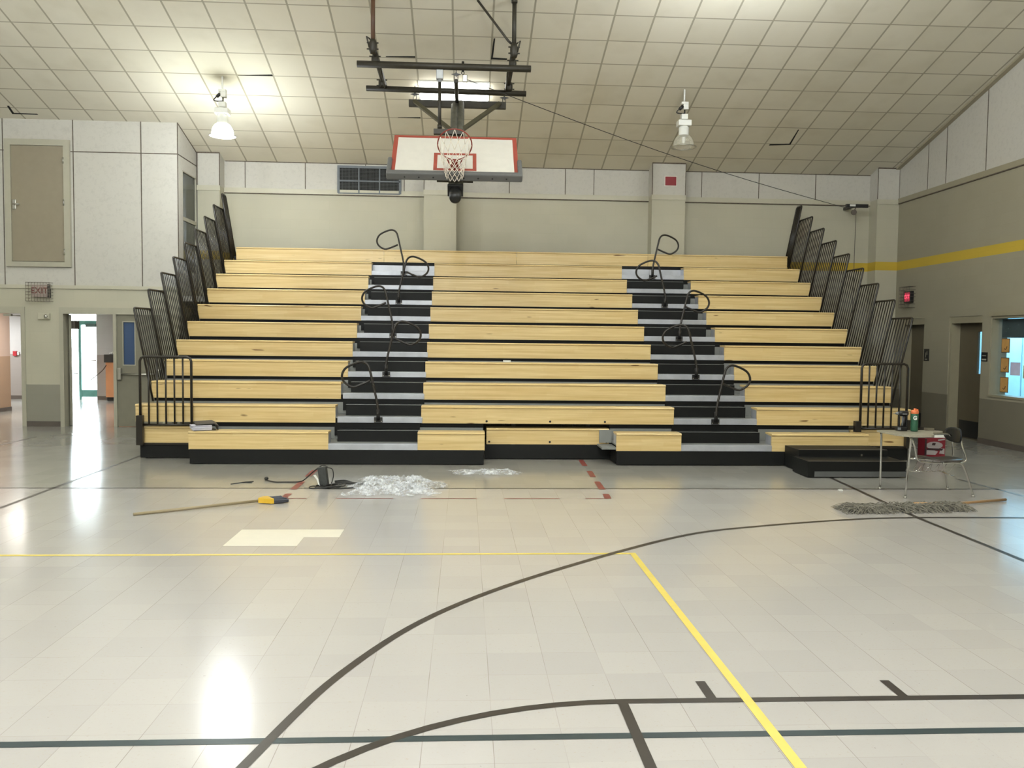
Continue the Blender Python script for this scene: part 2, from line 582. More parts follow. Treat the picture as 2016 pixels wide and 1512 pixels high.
# window in the booth side
wn_ = thing('window_1', (-5.45, 17.07, 3.0), 'tall dark two-pane window in the side of the upstairs booth', None, kind='structure')
f = MB()
f.box(-5.50, -5.448, 16.66, 16.675, 3.0, 4.93); f.box(-5.50, -5.448, 17.46, 17.48, 3.0, 4.93)
f.box(-5.50, -5.448, 16.66, 17.48, 4.91, 4.93); f.box(-5.50, -5.448, 16.66, 17.48, 3.0, 3.02)
f.box(-5.49, -5.448, 16.66, 17.48, 3.98, 4.05)
f.build('window_frame', M_FRAME, wn_)
def glass_mat(name, tint, rough=0.05, alpha=0.5):
    m, t, b = new_mat(name)
    b.inputs['Base Color'].default_value = tint
    b.inputs['Roughness'].default_value = rough
    tr = t.node('ShaderNodeBsdfTransparent')
    mx = t.node('ShaderNodeMixShader')
    nz = t.noise(t.pos(), 3.0, 2.0)
    t.l.new(t.math('MULTIPLY_ADD', nz, 0.1, alpha), mx.inputs[0])
    t.l.new(tr.outputs[0], mx.inputs[1])
    t.l.new(b.outputs[0], mx.inputs[2])
    t.l.new(mx.outputs[0], t.n['Material Output'].inputs[0])
    return m
M_GLASSD = glass_mat('dark_window_glass', rgb(50, 52, 42), 0.2, 0.9)
MB().box(-5.475, -5.47, 16.67, 17.47, 3.01, 3.98).build('pane', M_GLASSD, wn_)
MB().box(-5.475, -5.47, 16.67, 17.47, 4.05, 4.92).build('pane', M_GLASSD, wn_)
MB().box(-8.0, -5.9, 16.62, 18.2, 2.9, 2.95).build('booth_floor', M_BASE, wb)
# ledge under the booth and seams of its boards
MB().box(XL, -5.44, 16.375, 16.4, 2.615, 2.68).build('trim_1', M_TRIM, kind='structure')
sb = MB()
for x in (-8.65, -7.37, -6.125):
    sb.box(x - 0.007, x + 0.007, 16.395, 16.4, 2.68, 5.83)
for a, b_ in ((-13.9, -8.58), (-7.45, -5.45)):
    sb.box(a, b_, 16.395, 16.4, 5.17, 5.185)
sb.box(-13.9, -5.45, 16.394, 16.4, 5.80, 5.83)
sb.box(-5.456, -5.444, 16.394, 16.405, 2.68, 5.80)
for y in (16.4,):
    sb.box(-5.45, -5.445, 16.4, 17.5, 5.17, 5.185)
sb.build('board_seams', M_JOINT, wl)
sg = MB()
sg.prism([(-5.45, 16.4, ceil_z(16.4) - 0.02), (-5.45, 17.5, ceil_z(17.5) - 0.02), (-5.45, 17.5, ceil_z(17.5)), (-5.45, 16.4, ceil_z(16.4))], (0.006, 0, 0))
sg.build('ceiling_joint', M_JOINT, wl)

# upstairs booth door
d = thing('door_1', (-8.0, 16.4, 3.05), 'closed taupe door high in the white boarded wall of the booth', None, kind='structure')
f = MB()
f.box(-8.60, -8.49, 16.34, 16.4, 3.04, 5.38); f.box(-7.53, -7.42, 16.34, 16.4, 3.04, 5.38)
f.box(-8.60, -7.42, 16.34, 16.4, 5.27, 5.38); f.box(-8.60, -7.42, 16.34, 16.4, 3.02, 3.11)
f.build('door_frame', M_FRAME, d)
MB().box(-8.485, -7.535, 16.355, 16.395, 3.12, 5.262).build('door_leaf', M_DOOR, d)
h = MB()
h.box(-8.46, -8.40, 16.335, 16.355, 4.08, 4.26, 0.006)
h.tube([(-8.43, 16.34, 4.17), (-8.43, 16.28, 4.17), (-8.31, 16.28, 4.165)], 0.012)
h.build('door_handle', M_METAL, d)
for z in (5.0, 4.22, 3.3):
    MB().tube([(-7.53, 16.335, z - 0.055), (-7.53, 16.335, z + 0.055)], 0.012).build('hinge', M_METAL, d)

# door frames and leaves of the lobby doorways
def casing(parent, x0, x1, zt, y=16.4, wd=0.075):
    f = MB()
    f.box(x0 - 0.01, x0 + wd - 0.01, y - 0.02, y + 0.22, 0, zt); f.box(x1 - wd + 0.01, x1 + 0.01, y - 0.02, y + 0.22, 0, zt)
    f.box(x0 - 0.01, x1 + 0.01, y - 0.02, y + 0.22, zt, zt + 0.12)
    f.build('door_frame', M_FRAME, parent)
d2 = thing('door_2', (-9.0, 16.4, 0), 'open doorway at the left edge with beige hall wall beyond', None, kind='structure')
casing(d2, D1[0], D1[1] + 0.04, 2.145)
cl = MB().box(-8.72, -8.58, 16.44, 16.5, 2.09, 2.13).tube([(-8.62, 16.47, 2.1), (-8.52, 16.62, 2.1), (-8.37, 16.66, 2.08)], 0.01)
cl.build('door_closer', M_METAL, d2)
d3 = thing('door_3', (-6.7, 16.4, 0), 'double doorway to the lobby, left leaf open and right leaf shut', None, kind='structure')
casing(d3, D2[0] - 0.06, D2[1] + 0.05, 2.145)
MB().box(-6.68, -6.62, 16.38, 16.46, 0, 2.15, 0.004).build('mullion', M_FRAME, d3)
lf = MB()
lf.box(-6.62, -6.50, 16.42, 16.465, 0.01, 2.145); lf.box(-6.29, -5.77, 16.42, 16.465, 0.01, 2.145)
lf.box(-6.50, -6.29, 16.42, 16.465, 0.01, 1.19); lf.box(-6.50, -6.29, 16.42, 16.465, 2.0, 2.145)
lf.build('door_leaf', M_DOOR2, d3)
M_BLUEGL = glass_mat('blue_vision_glass', rgb(62, 84, 120), 0.15, 0.85)
MB().box(-6.50, -6.29, 16.44, 16.446, 1.19, 2.0).build('vision_pane', M_BLUEGL, d3)
vf = MB()
for a in ((-6.515, -6.50, 1.18, 2.01), (-6.29, -6.275, 1.18, 2.01), (-6.515, -6.275, 1.175, 1.19), (-6.515, -6.275, 2.0, 2.015)):
    vf.box(a[0], a[1], 16.41, 16.42, a[2], a[3])
vf.build('vision_frame', M_FRAME, d3)
pb = MB().box(-6.60, -6.53, 16.34, 16.42, 0.90, 1.13, 0.01).box(-5.86, -5.80, 16.34, 16.42, 0.92, 1.1, 0.01)
pb.tube([(-6.53, 16.36, 1.01), (-5.84, 16.36, 1.01)], 0.019)
pb.build('panic_bar', M_METAL, d3)
ol = MB().prism([(-7.56, 16.53, 0.01), (-7.515, 16.54, 0.01), (-7.885, 17.36, 0.01), (-7.93, 17.34, 0.01)], (0, 0, 2.12))
ol.build('door_leaf', M_DOOR2, d3)
MB().box(-7.56, -7.48, 16.60, 16.80, 1.86, 2.02, 0.01).build('door_closer', M_BASE, d3)
MB().tube([(-7.82, 17.25, 0.98), (-7.74, 17.27, 0.98), (-7.70, 17.15, 0.98)], 0.012).build('door_handle', M_METAL, d3)
MB().box(-8.30, -7.67, 16.385, 16.4, 0, 0.10).build('baseboard_left', M_BASE, kind='structure')

# right wall with recessed doors and a window
DRA = (16.34, 17.20); DRB = (14.45, 15.47); WRC = (11.90, 14.20)
rw = MB()
X2 = XR + 0.3
rw.prism([(XR, YF, 2.27), (XR, YB + .2, 2.27), (XR, YB + .2, ceil_z(YB + .2) + .03), (XR, 3.5, ceil_z(3.5) + .03), (XR, YF, ceil_z(YF) + .03)], (0.3, 0, 0))
for a, b_ in ((YF, WRC[0]), (WRC[1], DRB[0]), (DRB[1], DRA[0]), (DRA[1], YB + .2)):
    rw.box(XR, X2, a, b_, 0, 2.27)
rw.box(XR, X2, WRC[0], WRC[1], 0, 0.86)
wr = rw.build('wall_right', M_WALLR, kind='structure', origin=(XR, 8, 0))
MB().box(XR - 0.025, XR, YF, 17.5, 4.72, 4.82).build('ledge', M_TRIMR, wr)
sr = MB()
for y in (16.41, 15.77, 14.53, 13.3, 12.06, 10.8):
    sr.box(XR - 0.004, XR, y - 0.007, y + 0.007, 4.82, ceil_z(y))
sr.box(XR - 0.026, XR, YF, 17.5, 4.705, 4.72)  # this long strip is the ledge's shadow painted dark, not a seam
sr.build('board_seams', M_JOINT, wr)
M_CTRIM = mat('ceiling_edge_trim', rgb(160, 152, 130), 0.6, var=0.04)
ct = MB()
ct.prism([(XR - 0.09, 3.5, ceil_z(3.5) - 0.035), (XR - 0.09, 17.5, ceil_z(17.5) - 0.035), (XR - 0.09, 17.5, ceil_z(17.5)), (XR - 0.09, 3.5, ceil_z(3.5))], (0.09, 0, 0))
ct.build('trim_2', M_CTRIM, kind='structure')
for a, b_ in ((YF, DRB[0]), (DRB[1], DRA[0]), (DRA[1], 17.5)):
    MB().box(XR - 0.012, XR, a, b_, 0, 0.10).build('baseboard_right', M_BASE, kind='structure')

def right_door(n, y0, y1, label, slit):
    d = thing('door_%d' % n, (XR + 0.2, (y0 + y1) / 2, 0), label, None, kind='structure')
    f = MB()
    f.box(XR + 0.015, XR + 0.25, y1 - 0.05, y1, 0, 2.15); f.box(XR + 0.015, XR + 0.25, y0, y0 + 0.02, 0, 2.15)
    f.box(XR + 0.015, XR + 0.25, y0, y1, 2.15, 2.27)
    f.build('door_frame', M_TRIMR, d)
    lf = MB()
    xa, xb = XR + 0.19, XR + 0.235
    if slit:
        lf.box(xa, xb, y0 + 0.42, y1 - 0.05, 0.0, 2.16)
        lf.box(xa, xb, y0, y0 + 0.25, 0.0, 2.16)
        lf.box(xa, xb, y0 + 0.25, y0 + 0.42, 0.0, 1.22); lf.box(xa, xb, y0 + 0.25, y0 + 0.42, 1.99, 2.16)
    else:
        lf.box(xa, xb, y0, y1 - 0.04, 0.0, 2.16)
    lf.build('door_leaf', M_DOORR, d)
    if slit:
        MB().box(xa + 0.02, xa + 0.025, y0 + 0.25, y0 + 0.42, 1.22, 1.99).build('vision_pane', glass_mat('vision_glass_clear', rgb(150, 180, 190), 0.05, 0.12), d)
    MB().box(xa - 0.006, xa, y0 + 0.12, y1 - 0.12, 0.03, 0.34).build('kick_plate', M_RUBBER, d)
    return d
right_door(4, DRA[0], DRA[1], 'dark recessed door half hidden behind the bleacher rails', False)
right_door(5, DRB[0], DRB[1], 'recessed dark door with a narrow bright vision pane', True)

wd = thing('window_2', (XR + 0.2, 13.0, 0.88), 'office window at the right edge, lit pale blue inside', None, kind='structure')
f = MB()
f.box(XR - 0.02, XR + 0.03, WRC[0] - 0.06, WRC[1] + 0.05, 2.25, 2.33)
f.box(XR + 0.01, XR + 0.26, WRC[1] - 0.01, WRC[1], 0.86, 2.27)
f.box(XR + 0.01, XR + 0.26, WRC[0], WRC[0] + 0.035, 0.86, 2.27)
f.box(XR + 0.01, XR + 0.26, WRC[0], WRC[1], 2.21, 2.27)
f.box(XR - 0.02, XR + 0.26, WRC[0], WRC[1], 0.85, 0.885)
f.build('window_frame', M_TRIMR, wd)
MB().box(XR + 0.132, XR + 0.138, WRC[0] + 0.035, WRC[1] - 0.01, 0.885, 2.21).build('pane', glass_mat('office_glass', rgb(190, 215, 225), 0.03, 0.0), wd)

# the office beyond
M_OFFICE = mat('office_paint', rgb(188, 218, 232), 0.6, var=0.02)
off = MB()
off.box(12.6, 12.7, 10.8, 16.2, 0, 2.7); off.box(X2, 12.7, 10.7, 10.8, 0, 2.7); off.box(X2, 12.7, 16.2, 16.3, 0, 2.7)
off.box(X2, 12.7, 10.8, 16.2, 2.6, 2.7)
wo = off.build('wall_office', M_OFFICE, kind='structure', origin=(11, 13, 0))
sl = MB()
for x in (9.9, 10.5, 11.1, 11.7, 12.3):
    sl.box(x - 0.006, x + 0.006, 16.19, 16.2, 0, 2.6)
sl.build('panel_joints', mat('office_joint', rgb(140, 170, 185), 0.6), wo)
# a dark green blind rolled across the top of the window
MB().box(XR + 0.15, XR + 0.17, WRC[0] + 0.04, WRC[1] - 0.08, 1.875, 2.2).build('window_blind', mat('green_blind', rgb(10, 34, 30), 0.8), None, None,
    'dark green blind drawn across the top of the office window', 'blind')
al = bpy.data.lights.new('office_ceiling_light', 'AREA')
al.shape = 'RECTANGLE'; al.size = 2.0; al.size_y = 1.6; al.energy = 125; al.color = (0.42, 0.8, 1.0)
alo = bpy.data.objects.new('office_ceiling_light', al); COL.objects.link(alo); alo.location = (11.2, 15.2, 2.55)

# ------------------------------------------------------------------ lobby seen through the left doorways
M_TAN = wall_mat('lobby_tan_wall', rgb(196, 172, 156), rgb(168, 140, 114), 99, False, 1.25)
M_LOBBY = wall_mat('lobby_grey_wall', rgb(186, 184, 180), rgb(150, 143, 136), 99, False, 1.22)
MB().box(-13.9, -10.4, 16.62, 19.86, 0, 2.42).build('wall_lobby_tan', M_TAN, kind='structure')
lb = MB()
YL = 23.4
lb.box(-14.0, -10.75, YL, YL + 0.2, 0, 2.5)
lb.box(-10.75, -9.98, YL, YL + 0.2, 2.36, 2.5)
lb.box(-9.98, -4.0, YL, YL + 0.2, 0, 2.5)
lb.box(-4.1, -4.0, 18.06, YL, 0, 2.5)
lb.box(-14.1, -14.0, 16.4, YL + 0.2, 0, 2.5)
lb.build('wall_lobby', M_LOBBY, kind='structure')
MB().box(-14.1, -4.0, 16.6, YL + 0.2, 2.42, 2.52).build('ceiling_lobby', mat('lobby_ceiling', rgb(200, 198, 190), 0.8), kind='structure')
bb = MB().box(-10.4, -10.388, 16.62, 19.87, 0, 0.09).box(-13.9, -10.39, 19.86, 19.872, 0, 0.09)
bb.build('baseboard_lobby', M_BASE, kind='structure')
MB().box(-13.9, -10.76, YL - 0.012, YL, 0, 0.1).box(-9.97, -4.2, YL - 0.012, YL, 0, 0.1).build('baseboard_far', M_BASE, kind='structure')
# outside door
M_TEAL = mat('teal_aluminium', rgb(96, 150, 142), 0.4, 0.2)
xd = thing('door_6', (-10.4, YL, 0), 'teal framed glass door to bright daylight outside', None, kind='structure')
f = MB()
f.box(-10.47, -10.40, YL + 0.03, YL + 0.09, 0, 2.12)
f.box(-10.47, -9.98, YL + 0.03, YL + 0.09, 2.03, 2.14)
f.box(-10.40, -9.98, YL + 0.04, YL + 0.09, 0.07, 0.26)
f.build('door_frame', M_TEAL, xd)
MB().box(-10.26, -9.98, YL - 0.02, YL + 0.04, 1.97, 2.06).build('door_closer', mat('closer_grey', rgb(88, 110, 108), 0.4), xd)
MB().box(-10.40, -9.98, YL + 0.06, YL + 0.066, 0.26, 2.03).build('pane', glass_mat('entrance_glass', rgb(200, 220, 220), 0.02, 0.08), xd)
MB().tube([(-10.12, YL - 0.03, 1.06), (-9.98, YL - 0.03, 1.05)], 0.02).build('push_bar', M_METAL, xd)
MB().box(-24, 4, 24.4, 48, -0.12, -0.02).build('ground_outside', mat('pale_concrete', rgb(205, 203, 196), 0.8), kind='structure')
cab = thing('lobby_cabinet', (-9.2, 23.1, 0), 'orange wood cabinet with a dark top inside the lobby', 'cabinet')
MB().box(-9.56, -8.86, 22.95, 23.38, 0.10, 1.03, 0.005).build('cabinet_body', mat('orange_wood', rgb(214, 150, 104), 0.45, scale=3), cab)
MB().box(-9.54, -8.88, 22.98, 23.38, 0.0, 0.10).build('toe_kick', M_RUBBER, cab)
MB().box(-9.59, -8.83, 22.92, 23.38, 1.03, 1.24, 0.005).build('cabinet_top', mat('dark_counter', rgb(52, 54, 54), 0.3), cab)
MB().tube(smooth_path([(-9.94, 22.90, 0.55), (-9.78, 22.90, 0.68), (-9.62, 22.90, 0.82), (-9.52, 22.90, 0.96)]), 0.012).build('power_cord', M_JOINT, cab)
pt = MB()
for (x, r) in ((-9.48, 0.035), (-9.43, 0.045), (-9.36, 0.06)):
    pt.lathe(x, 23.1, [(0.001, 1.24), (r, 1.25), (r, 1.24 + r), (r * .5, 1.24 + r * 1.7), (0.001, 1.24 + r * 1.8)], 10)
pt.build('crumpled_paper', M_WHITE, None, None, 'crumpled white paper lying on the dark lobby cabinet top', 'paper')
fa = thing('fire_alarm_pull', (-12.1, YL - 0.03, 1.18), 'small red fire alarm pull on the lobby wall', 'alarm')
MB().box(-12.16, -12.06, YL - 0.05, YL, 1.17, 1.30, 0.005).build('alarm_body', mat('alarm_red', rgb(170, 40, 48), 0.4), fa)
MB().box(-12.05, -12.01, YL - 0.04, YL, 1.19, 1.28, 0.004).build('alarm_plate', M_WHITE, fa)
h2 = bpy.data.lights.new('lobby_fill_light', 'AREA'); h2.size = 1.2; h2.energy = 130; h2.color = (0.95, 0.97, 1.0)  # unseen fill light, added to brighten the far lobby wall
h2o = bpy.data.objects.new('lobby_fill_light', h2); COL.objects.link(h2o); h2o.location = (-12.8, 21.8, 2.38)
hl = bpy.data.lights.new('lobby_fill_light', 'AREA'); hl.size = 1.2; hl.energy = 90; hl.color = (1, 0.93, 0.86)  # unseen fill light, added to brighten the tan wall by the doorway
hlo = bpy.data.objects.new('lobby_fill_light', hl); COL.objects.link(hlo); hlo.location = (-9.2, 18.6, 2.38)

# rest of the gym shell (behind the camera)
MB().box(XL - 0.2, XL, YF - 0.2, 16.6, 0, 9.3).build('wall_far_left', M_WALLL, kind='structure')
MB().box(XL - 0.2, XR + 0.3, YF - 0.2, YF, 0, 6.0).build('wall_front', M_WALL, kind='structure')

# ------------------------------------------------------------------ tape lines on the floor
M_LBLACK = mat('black_tape', rgb(56, 50, 44), 0.35, var=0.06)
M_LBLUE = mat('blue_black_tape', rgb(50, 62, 64), 0.35, var=0.06)
M_LYELL = mat('yellow_tape', rgb(222, 200, 98), 0.4, var=0.04)
M_LRED = mat('red_tape', rgb(132, 62, 58), 0.4, var=0.08)
M_LGREY = mat('grey_black_tape', rgb(84, 80, 72), 0.35, var=0.08)
def strip(pts, wd, m, name, label, z=0.0015):
    mb = MB()
    P = [Vector((a, b_, 0)) for a, b_ in pts]
    n = len(P)
    L, R = [], []
    for i, p in enumerate(P):
        dd = (P[min(i + 1, n - 1)] - P[max(i - 1, 0)]).normalized()
        nn = Vector((-dd.y, dd.x, 0))
        L.append(mb.bm.verts.new(p + nn * wd / 2 + Vector((0, 0, z))))
        R.append(mb.bm.verts.new(p - nn * wd / 2 + Vector((0, 0, z))))
    for i in range(n - 1):
        mb.bm.faces.new((L[i], R[i], R[i + 1], L[i + 1]))
    return mb.build(name, m, fl, label=label)
strip([(-13.9, 9.76), (6.47, 9.76)], 0.05, M_LGREY, 'far_court_line', 'thin dark line across the floor before the bleachers')
strip([(4.92, 13.0), (4.83, 11.54), (4.555, 8.12), (4.53, 6.47), (4.40, 2.0)], 0.052, M_LBLACK, 'side_court_line', 'dark line running from the bleachers past the mop')
strip([(6.40, 10.5), (6.47, 9.31), (6.60, 3.0)], 0.05, M_LGREY, 'right_court_line', 'dark line beyond the school desk')
strip([(-4.70, 12.39), (-4.665, 10.0), (-4.64, 8.63), (-4.6, 5.0)], 0.05, M_LGREY, 'left_court_line', 'dark line slanting to the lobby doors')
strip([(-7.30, 13.6), (-7.3, 14.7)], 0.05, M_LGREY, 'short_court_line', 'short worn dark line near the lobby doors')
strip([(-7.17, 14.95), (-6.7, 14.95)], 0.05, M_LGREY, 'short_court_line', 'short worn dark line near the lobby doors')
strip([(-4.2, 3.59), (5.0, 3.58)], 0.052, M_LBLUE, 'near_court_line', 'blue-black line across the foreground', z=0.0020)
strip([(a, b_) for a, b_ in [(p.x, p.y) for p in smooth_path([(-1.05, 2.6, 0), (-0.885, 3.36, 0), (-0.63, 4.305, 0), (-0.17, 5.25, 0), (0.64, 6.20, 0), (1.94, 7.35, 0), (2.83, 7.76, 0), (3.85, 8.05, 0), (4.53, 8.13, 0), (5.2, 8.13, 0), (7.5, 8.10, 0)], 8)]], 0.05, M_LBLACK, 'three_point_line', 'dark arc sweeping from the foreground to the mop', z=0.0026)
arc = [(0.77 + 1.83 * math.cos(a), 2.105 + 1.83 * math.sin(a)) for a in [math.radians(190 - i * 5) for i in range(21)]]
strip(arc + [(0.80, 3.936), (5.0, 3.925)], 0.05, M_LBLACK, 'free_throw_circle', 'dark curve at the bottom of the floor', z=0.0026)
strip([(0.77, 3.92), (0.77, 1.0)], 0.05, M_LBLACK, 'lane_line', 'short dark lane line running to the viewer', z=0.0030)
strip([(1.215, 4.16), (1.215, 3.93)], 0.05, M_LBLACK, 'lane_mark', 'short dark tick left of its pair', z=0.0030)
strip([(2.175, 4.145), (2.175, 3.93)], 0.05, M_LBLACK, 'lane_mark', 'short dark tick right of its pair', z=0.0030)
strip([(-12.0, 6.745), (1.41, 6.745)], 0.045, M_LYELL, 'yellow_line', 'yellow line running across the floor', z=0.0018)
strip([(1.385, 6.745), (1.385, 1.5)], 0.05, M_LYELL, 'yellow_line', 'yellow line running toward the viewer', z=0.0033)
for a, b_ in ((-1.97, -1.70), (-1.385, -0.77), (-0.47, 0.14), (0.44, 1.05), (1.34, 1.60)):
    strip([(a, 9.135), (b_, 9.135)], 0.028, M_LRED, 'red_dash', 'red dash parallel to the bleachers', z=0.0018)
for x, segs in ((1.59, ((9.13, 9.42), (9.70, 10.25), (10.60, 11.10), (11.55, 12.15))), (-1.95, ((9.06, 9.42), (9.68, 10.22), (10.60, 11.12)))):
    for i, (a, b_) in enumerate(segs):
        xo = x + (0.03 * i if x > 0 else -0.005 * i)
        strip([(xo, a), (xo + (0.02 if x > 0 else 0), b_)], 0.075, M_LRED, 'red_dash', 'red dash running toward the bleachers', z=0.0030)
M_PALE = mat('pale_new_tile', rgb(226, 224, 212), 0.2, var=0.02)
MB().prism([(-2.0, 7.04, 0), (-1.39, 7.04, 0), (-1.39, 7.345, 0), (-1.085, 7.345, 0), (-1.085, 7.64, 0), (-2.0, 7.64, 0)], (0, 0, 0.0012)).build('pale_floor_tile', M_PALE, fl, label='patch of whiter replacement tiles')

# ------------------------------------------------------------------ bleachers
bl = thing('bleachers', (1.0, 11.6, 0), 'pull-out pine bleachers with two black aisles, eleven rows, open against the wall', 'bleachers')
def FY(r): return 11.6 if r == 1 else 12.15 + 0.545 * (r - 2)
def SZ(r): return 0.455 if r == 1 else 0.775 + 0.3055 * (r - 2)
AL = (-1.825, -0.61); AR = (3.07, 4.31)
BL0, BL1 = -4.63, 6.645

def bench(x0, x1, y, z, name='bench_seat', h=0.25):
    mb = MB()
    # fascia board, seat plank with rounded nose
    mb.box(x0, x1, y + 0.012, y + 0.034, z - h, z - 0.018)
    prof = [(y + 0.27, z - 0.022), (y + 0.27, z), (y + 0.015, z), (y + 0.004, z - 0.003), (y - 0.004, z - 0.012), (y - 0.004, z - 0.022), (y + 0.004, z - 0.032), (y + 0.014, z - 0.036)]
    mb.prism([(x0, a, b_) for a, b_ in prof], (x1 - x0, 0, 0))
    return mb.build(name, M_WOOD, bl)
def bench_ends(x0, x1, y, z):
    for x in (x0, x1):
        s = 1 if x == x0 else -1
        MB().box(x + 0.003 * s, x + 0.012 * s, y + 0.034, y + 0.26, z - 0.165, z - 0.022).build('seat_bracket', M_GALV, bl, label='grey steel bracket closing the seat end')
segs = {}
for r in range(1, 12):
    y, z = FY(r), SZ(r)
    if r == 1:
        S = [(-3.75, -1.867), (-0.646, 0.28), (2.125, 3.045), (4.34, 5.742)]
    elif r == 11:
        S = [(-4.55, -1.643), (-1.637, 1.017), (1.023, 3.70), (3.706, 6.60)]
    else:
        S = [(BL0 - (0.03 if r == 2 else 0), AL[0] - (0.03 if r < 4 else 0)), (AL[1] - 0.002 * (10 - r), AR[0]), (AR[1], BL1)]
    for x0, x1 in S:
        bench(x0, x1, y, z)
        if r < 11:
            bench_ends(x0, x1, y, z)
    segs[r] = S
# the three folded-back pieces of the first row
for x0, x1 in ((-4.56, -3.76), (0.32, 2.115), (5.75, 6.60)):
    bench(x0, x1, 12.165, 0.458, h=0.235)
bo = MB()
for x in (0.36, 1.245, 2.08):
    bo.lathe(0, 0, [(0.001, 0.006), (0.015, 0.005), (0.016, 0.0)], 10, M=Matrix.Translation((x, 12.176, 0.26)) @ Matrix.Rotation(math.pi / 2, 4, 'X'))
for x in (0.32, 1.245, 2.05):
    bo.lathe(0, 0, [(0.001, 0.006), (0.015, 0.005), (0.016, 0.0)], 10, M=Matrix.Translation((x, 12.161, 0.56)) @ Matrix.Rotation(math.pi / 2, 4, 'X'))
bo.build('bolt_heads', M_RUBBER, bl, label='dark bolt heads in the centre boards')

# decks, risers and aisle steps
for r in range(1, 11):
    y, z = FY(r), SZ(r)
    yn = FY(r + 1)
    dz = z - 0.165
    spans = [(BL0 + 0.02, BL1 - 0.02)] if r > 1 else [(-3.73, 0.27), (2.13, 5.73)]
    for x0, x1 in spans:
        MB().box(x0, x1, y + 0.04, yn + 0.06, dz - 0.02, dz).build('deck', M_DECK, bl)
        # grey riser up to the next row's opening, added black strip painting the gap above it dark
        MB().box(x0, x1, yn + 0.045, yn + 0.055, dz, z + 0.005 if r < 5 else z - 0.03).build('riser', M_DECK, bl)
        MB().box(x0, x1, yn + 0.06, yn + 0.09, dz - 0.10, z + 0.13).build('gap_shade_strip', M_BLACK, bl)
    for k, (a, b_) in enumerate((AL, AR)):
        if r == 1:
            a, b_ = (-1.867, -0.646) if k == 0 else (3.045, 4.34)
        MB().box(a, b_, y + 0.0, y + 0.05, dz - 0.083, dz, 0.004).build('aisle_nosing', M_GALV, bl)
        MB().box(a, b_, y + 0.05, y + 0.10, dz - 0.02, dz + 0.0015).build('aisle_tread', M_GALV, bl)
        # black half step standing on the deck, set against the right of the aisle on both sides
        sa = a + (0.085 if k == 0 else 0.0)
        sb_ = b_ - (0.0 if k == 0 else 0.085)
        if r == 10:
            MB().box(a, b_, y + 0.26, yn + 0.05, dz, dz + 0.13).build('aisle_top_step', M_GALV, bl)
            MB().box(a, b_, yn + 0.03, yn + 0.045, z - 0.1, SZ(11) - 0.20).build('aisle_riser', M_BLACK, bl)
        else:
            MB().box(sa, sb_, y + 0.265, yn + 0.02, dz, z - 0.008, 0.003).build('aisle_step', M_BLACK, bl)
            MB().box(sa, sb_, y + 0.262, y + 0.275, z - 0.008, z - 0.003).build('step_edge', M_DECK, bl)
            MB().box(a, b_, yn + 0.02, yn + 0.042, dz + 0.05, SZ(r + 1) - 0.245).build('aisle_riser', M_BLACK, bl)
# bare riser panels beside the front cut-out
MB().box(1.95, 2.125, 12.03, 12.05, 0.27, 0.455).build('riser', M_DECK, bl)
MB().box(1.93, 2.14, 11.65, 12.10, 0.22, 0.245).build('deck', M_DECK, bl)
MB().prism([(2.13, 11.65, 0.2), (2.13, 12.17, 0.2), (2.13, 12.17, 0.0), (2.13, 11.7, 0.02)], (0.02, 0, 0)).build('skirt_end', M_SKIRT, bl)
# base skirts on casters
for a, b_, y, h in ((-3.735, 0.27, 11.605, 0.208), (2.13, 5.735, 11.605, 0.205), (-4.60, -3.72, 12.16, 0.205), (0.30, 2.13, 12.18, 0.215), (5.73, 6.62, 12.16, 0.19)):
    MB().box(a, b_, y, y + 0.02, 0.012, h, 0.002).build('base_skirt', M_SKIRT, bl)
MB().box(-3.735, -3.715, 11.61, 12.17, 0.012, 0.208).box(0.25, 0.27, 11.61, 12.17, 0.012, 0.208).box(5.715, 5.735, 11.61, 12.17, 0.012, 0.2).box(-4.60, -4.58, 12.16, 17.6, 0.03, 0.20).box(6.60, 6.62, 12.16, 17.6, 0.03, 0.19).build('skirt_end', M_SKIRT, bl)
MB().box(-4.60, -3.76, 12.13, 12.18, 0.20, 0.225).box(5.76, 6.62, 12.13, 12.18, 0.19, 0.215).build('base_ledge', M_RAIL, bl)
for x, y in ((-4.53, 12.22), (-3.6, 11.7), (0.15, 11.7), (2.25, 11.7), (6.5, 12.25)):
    MB().tube([(x - 0.015, y, 0.035), (x + 0.015, y, 0.035)], 0.035, 12).build('caster', M_RUBBER, bl)
# sloping undercarriage seen through the gaps
for x in (-4.35, -3.2, -1.95, -0.45, 0.75, 1.9, 2.9, 4.45, 5.4, 6.3):
    for r in range(3, 11, 3):
        MB().box(x - 0.03, x + 0.03, FY(r) + 0.12, FY(r) + 0.18, 0.0, SZ(r) - 0.19).build('support_post', M_DECK, bl)
# small white latch under the centre
MB().box(0.60, 0.72, FY(4) - 0.0, FY(4) + 0.03, SZ(4) + 0.005, SZ(4) + 0.035, 0.004).build('latch', M_WHITE, bl, label='small white latch in the dark gap')

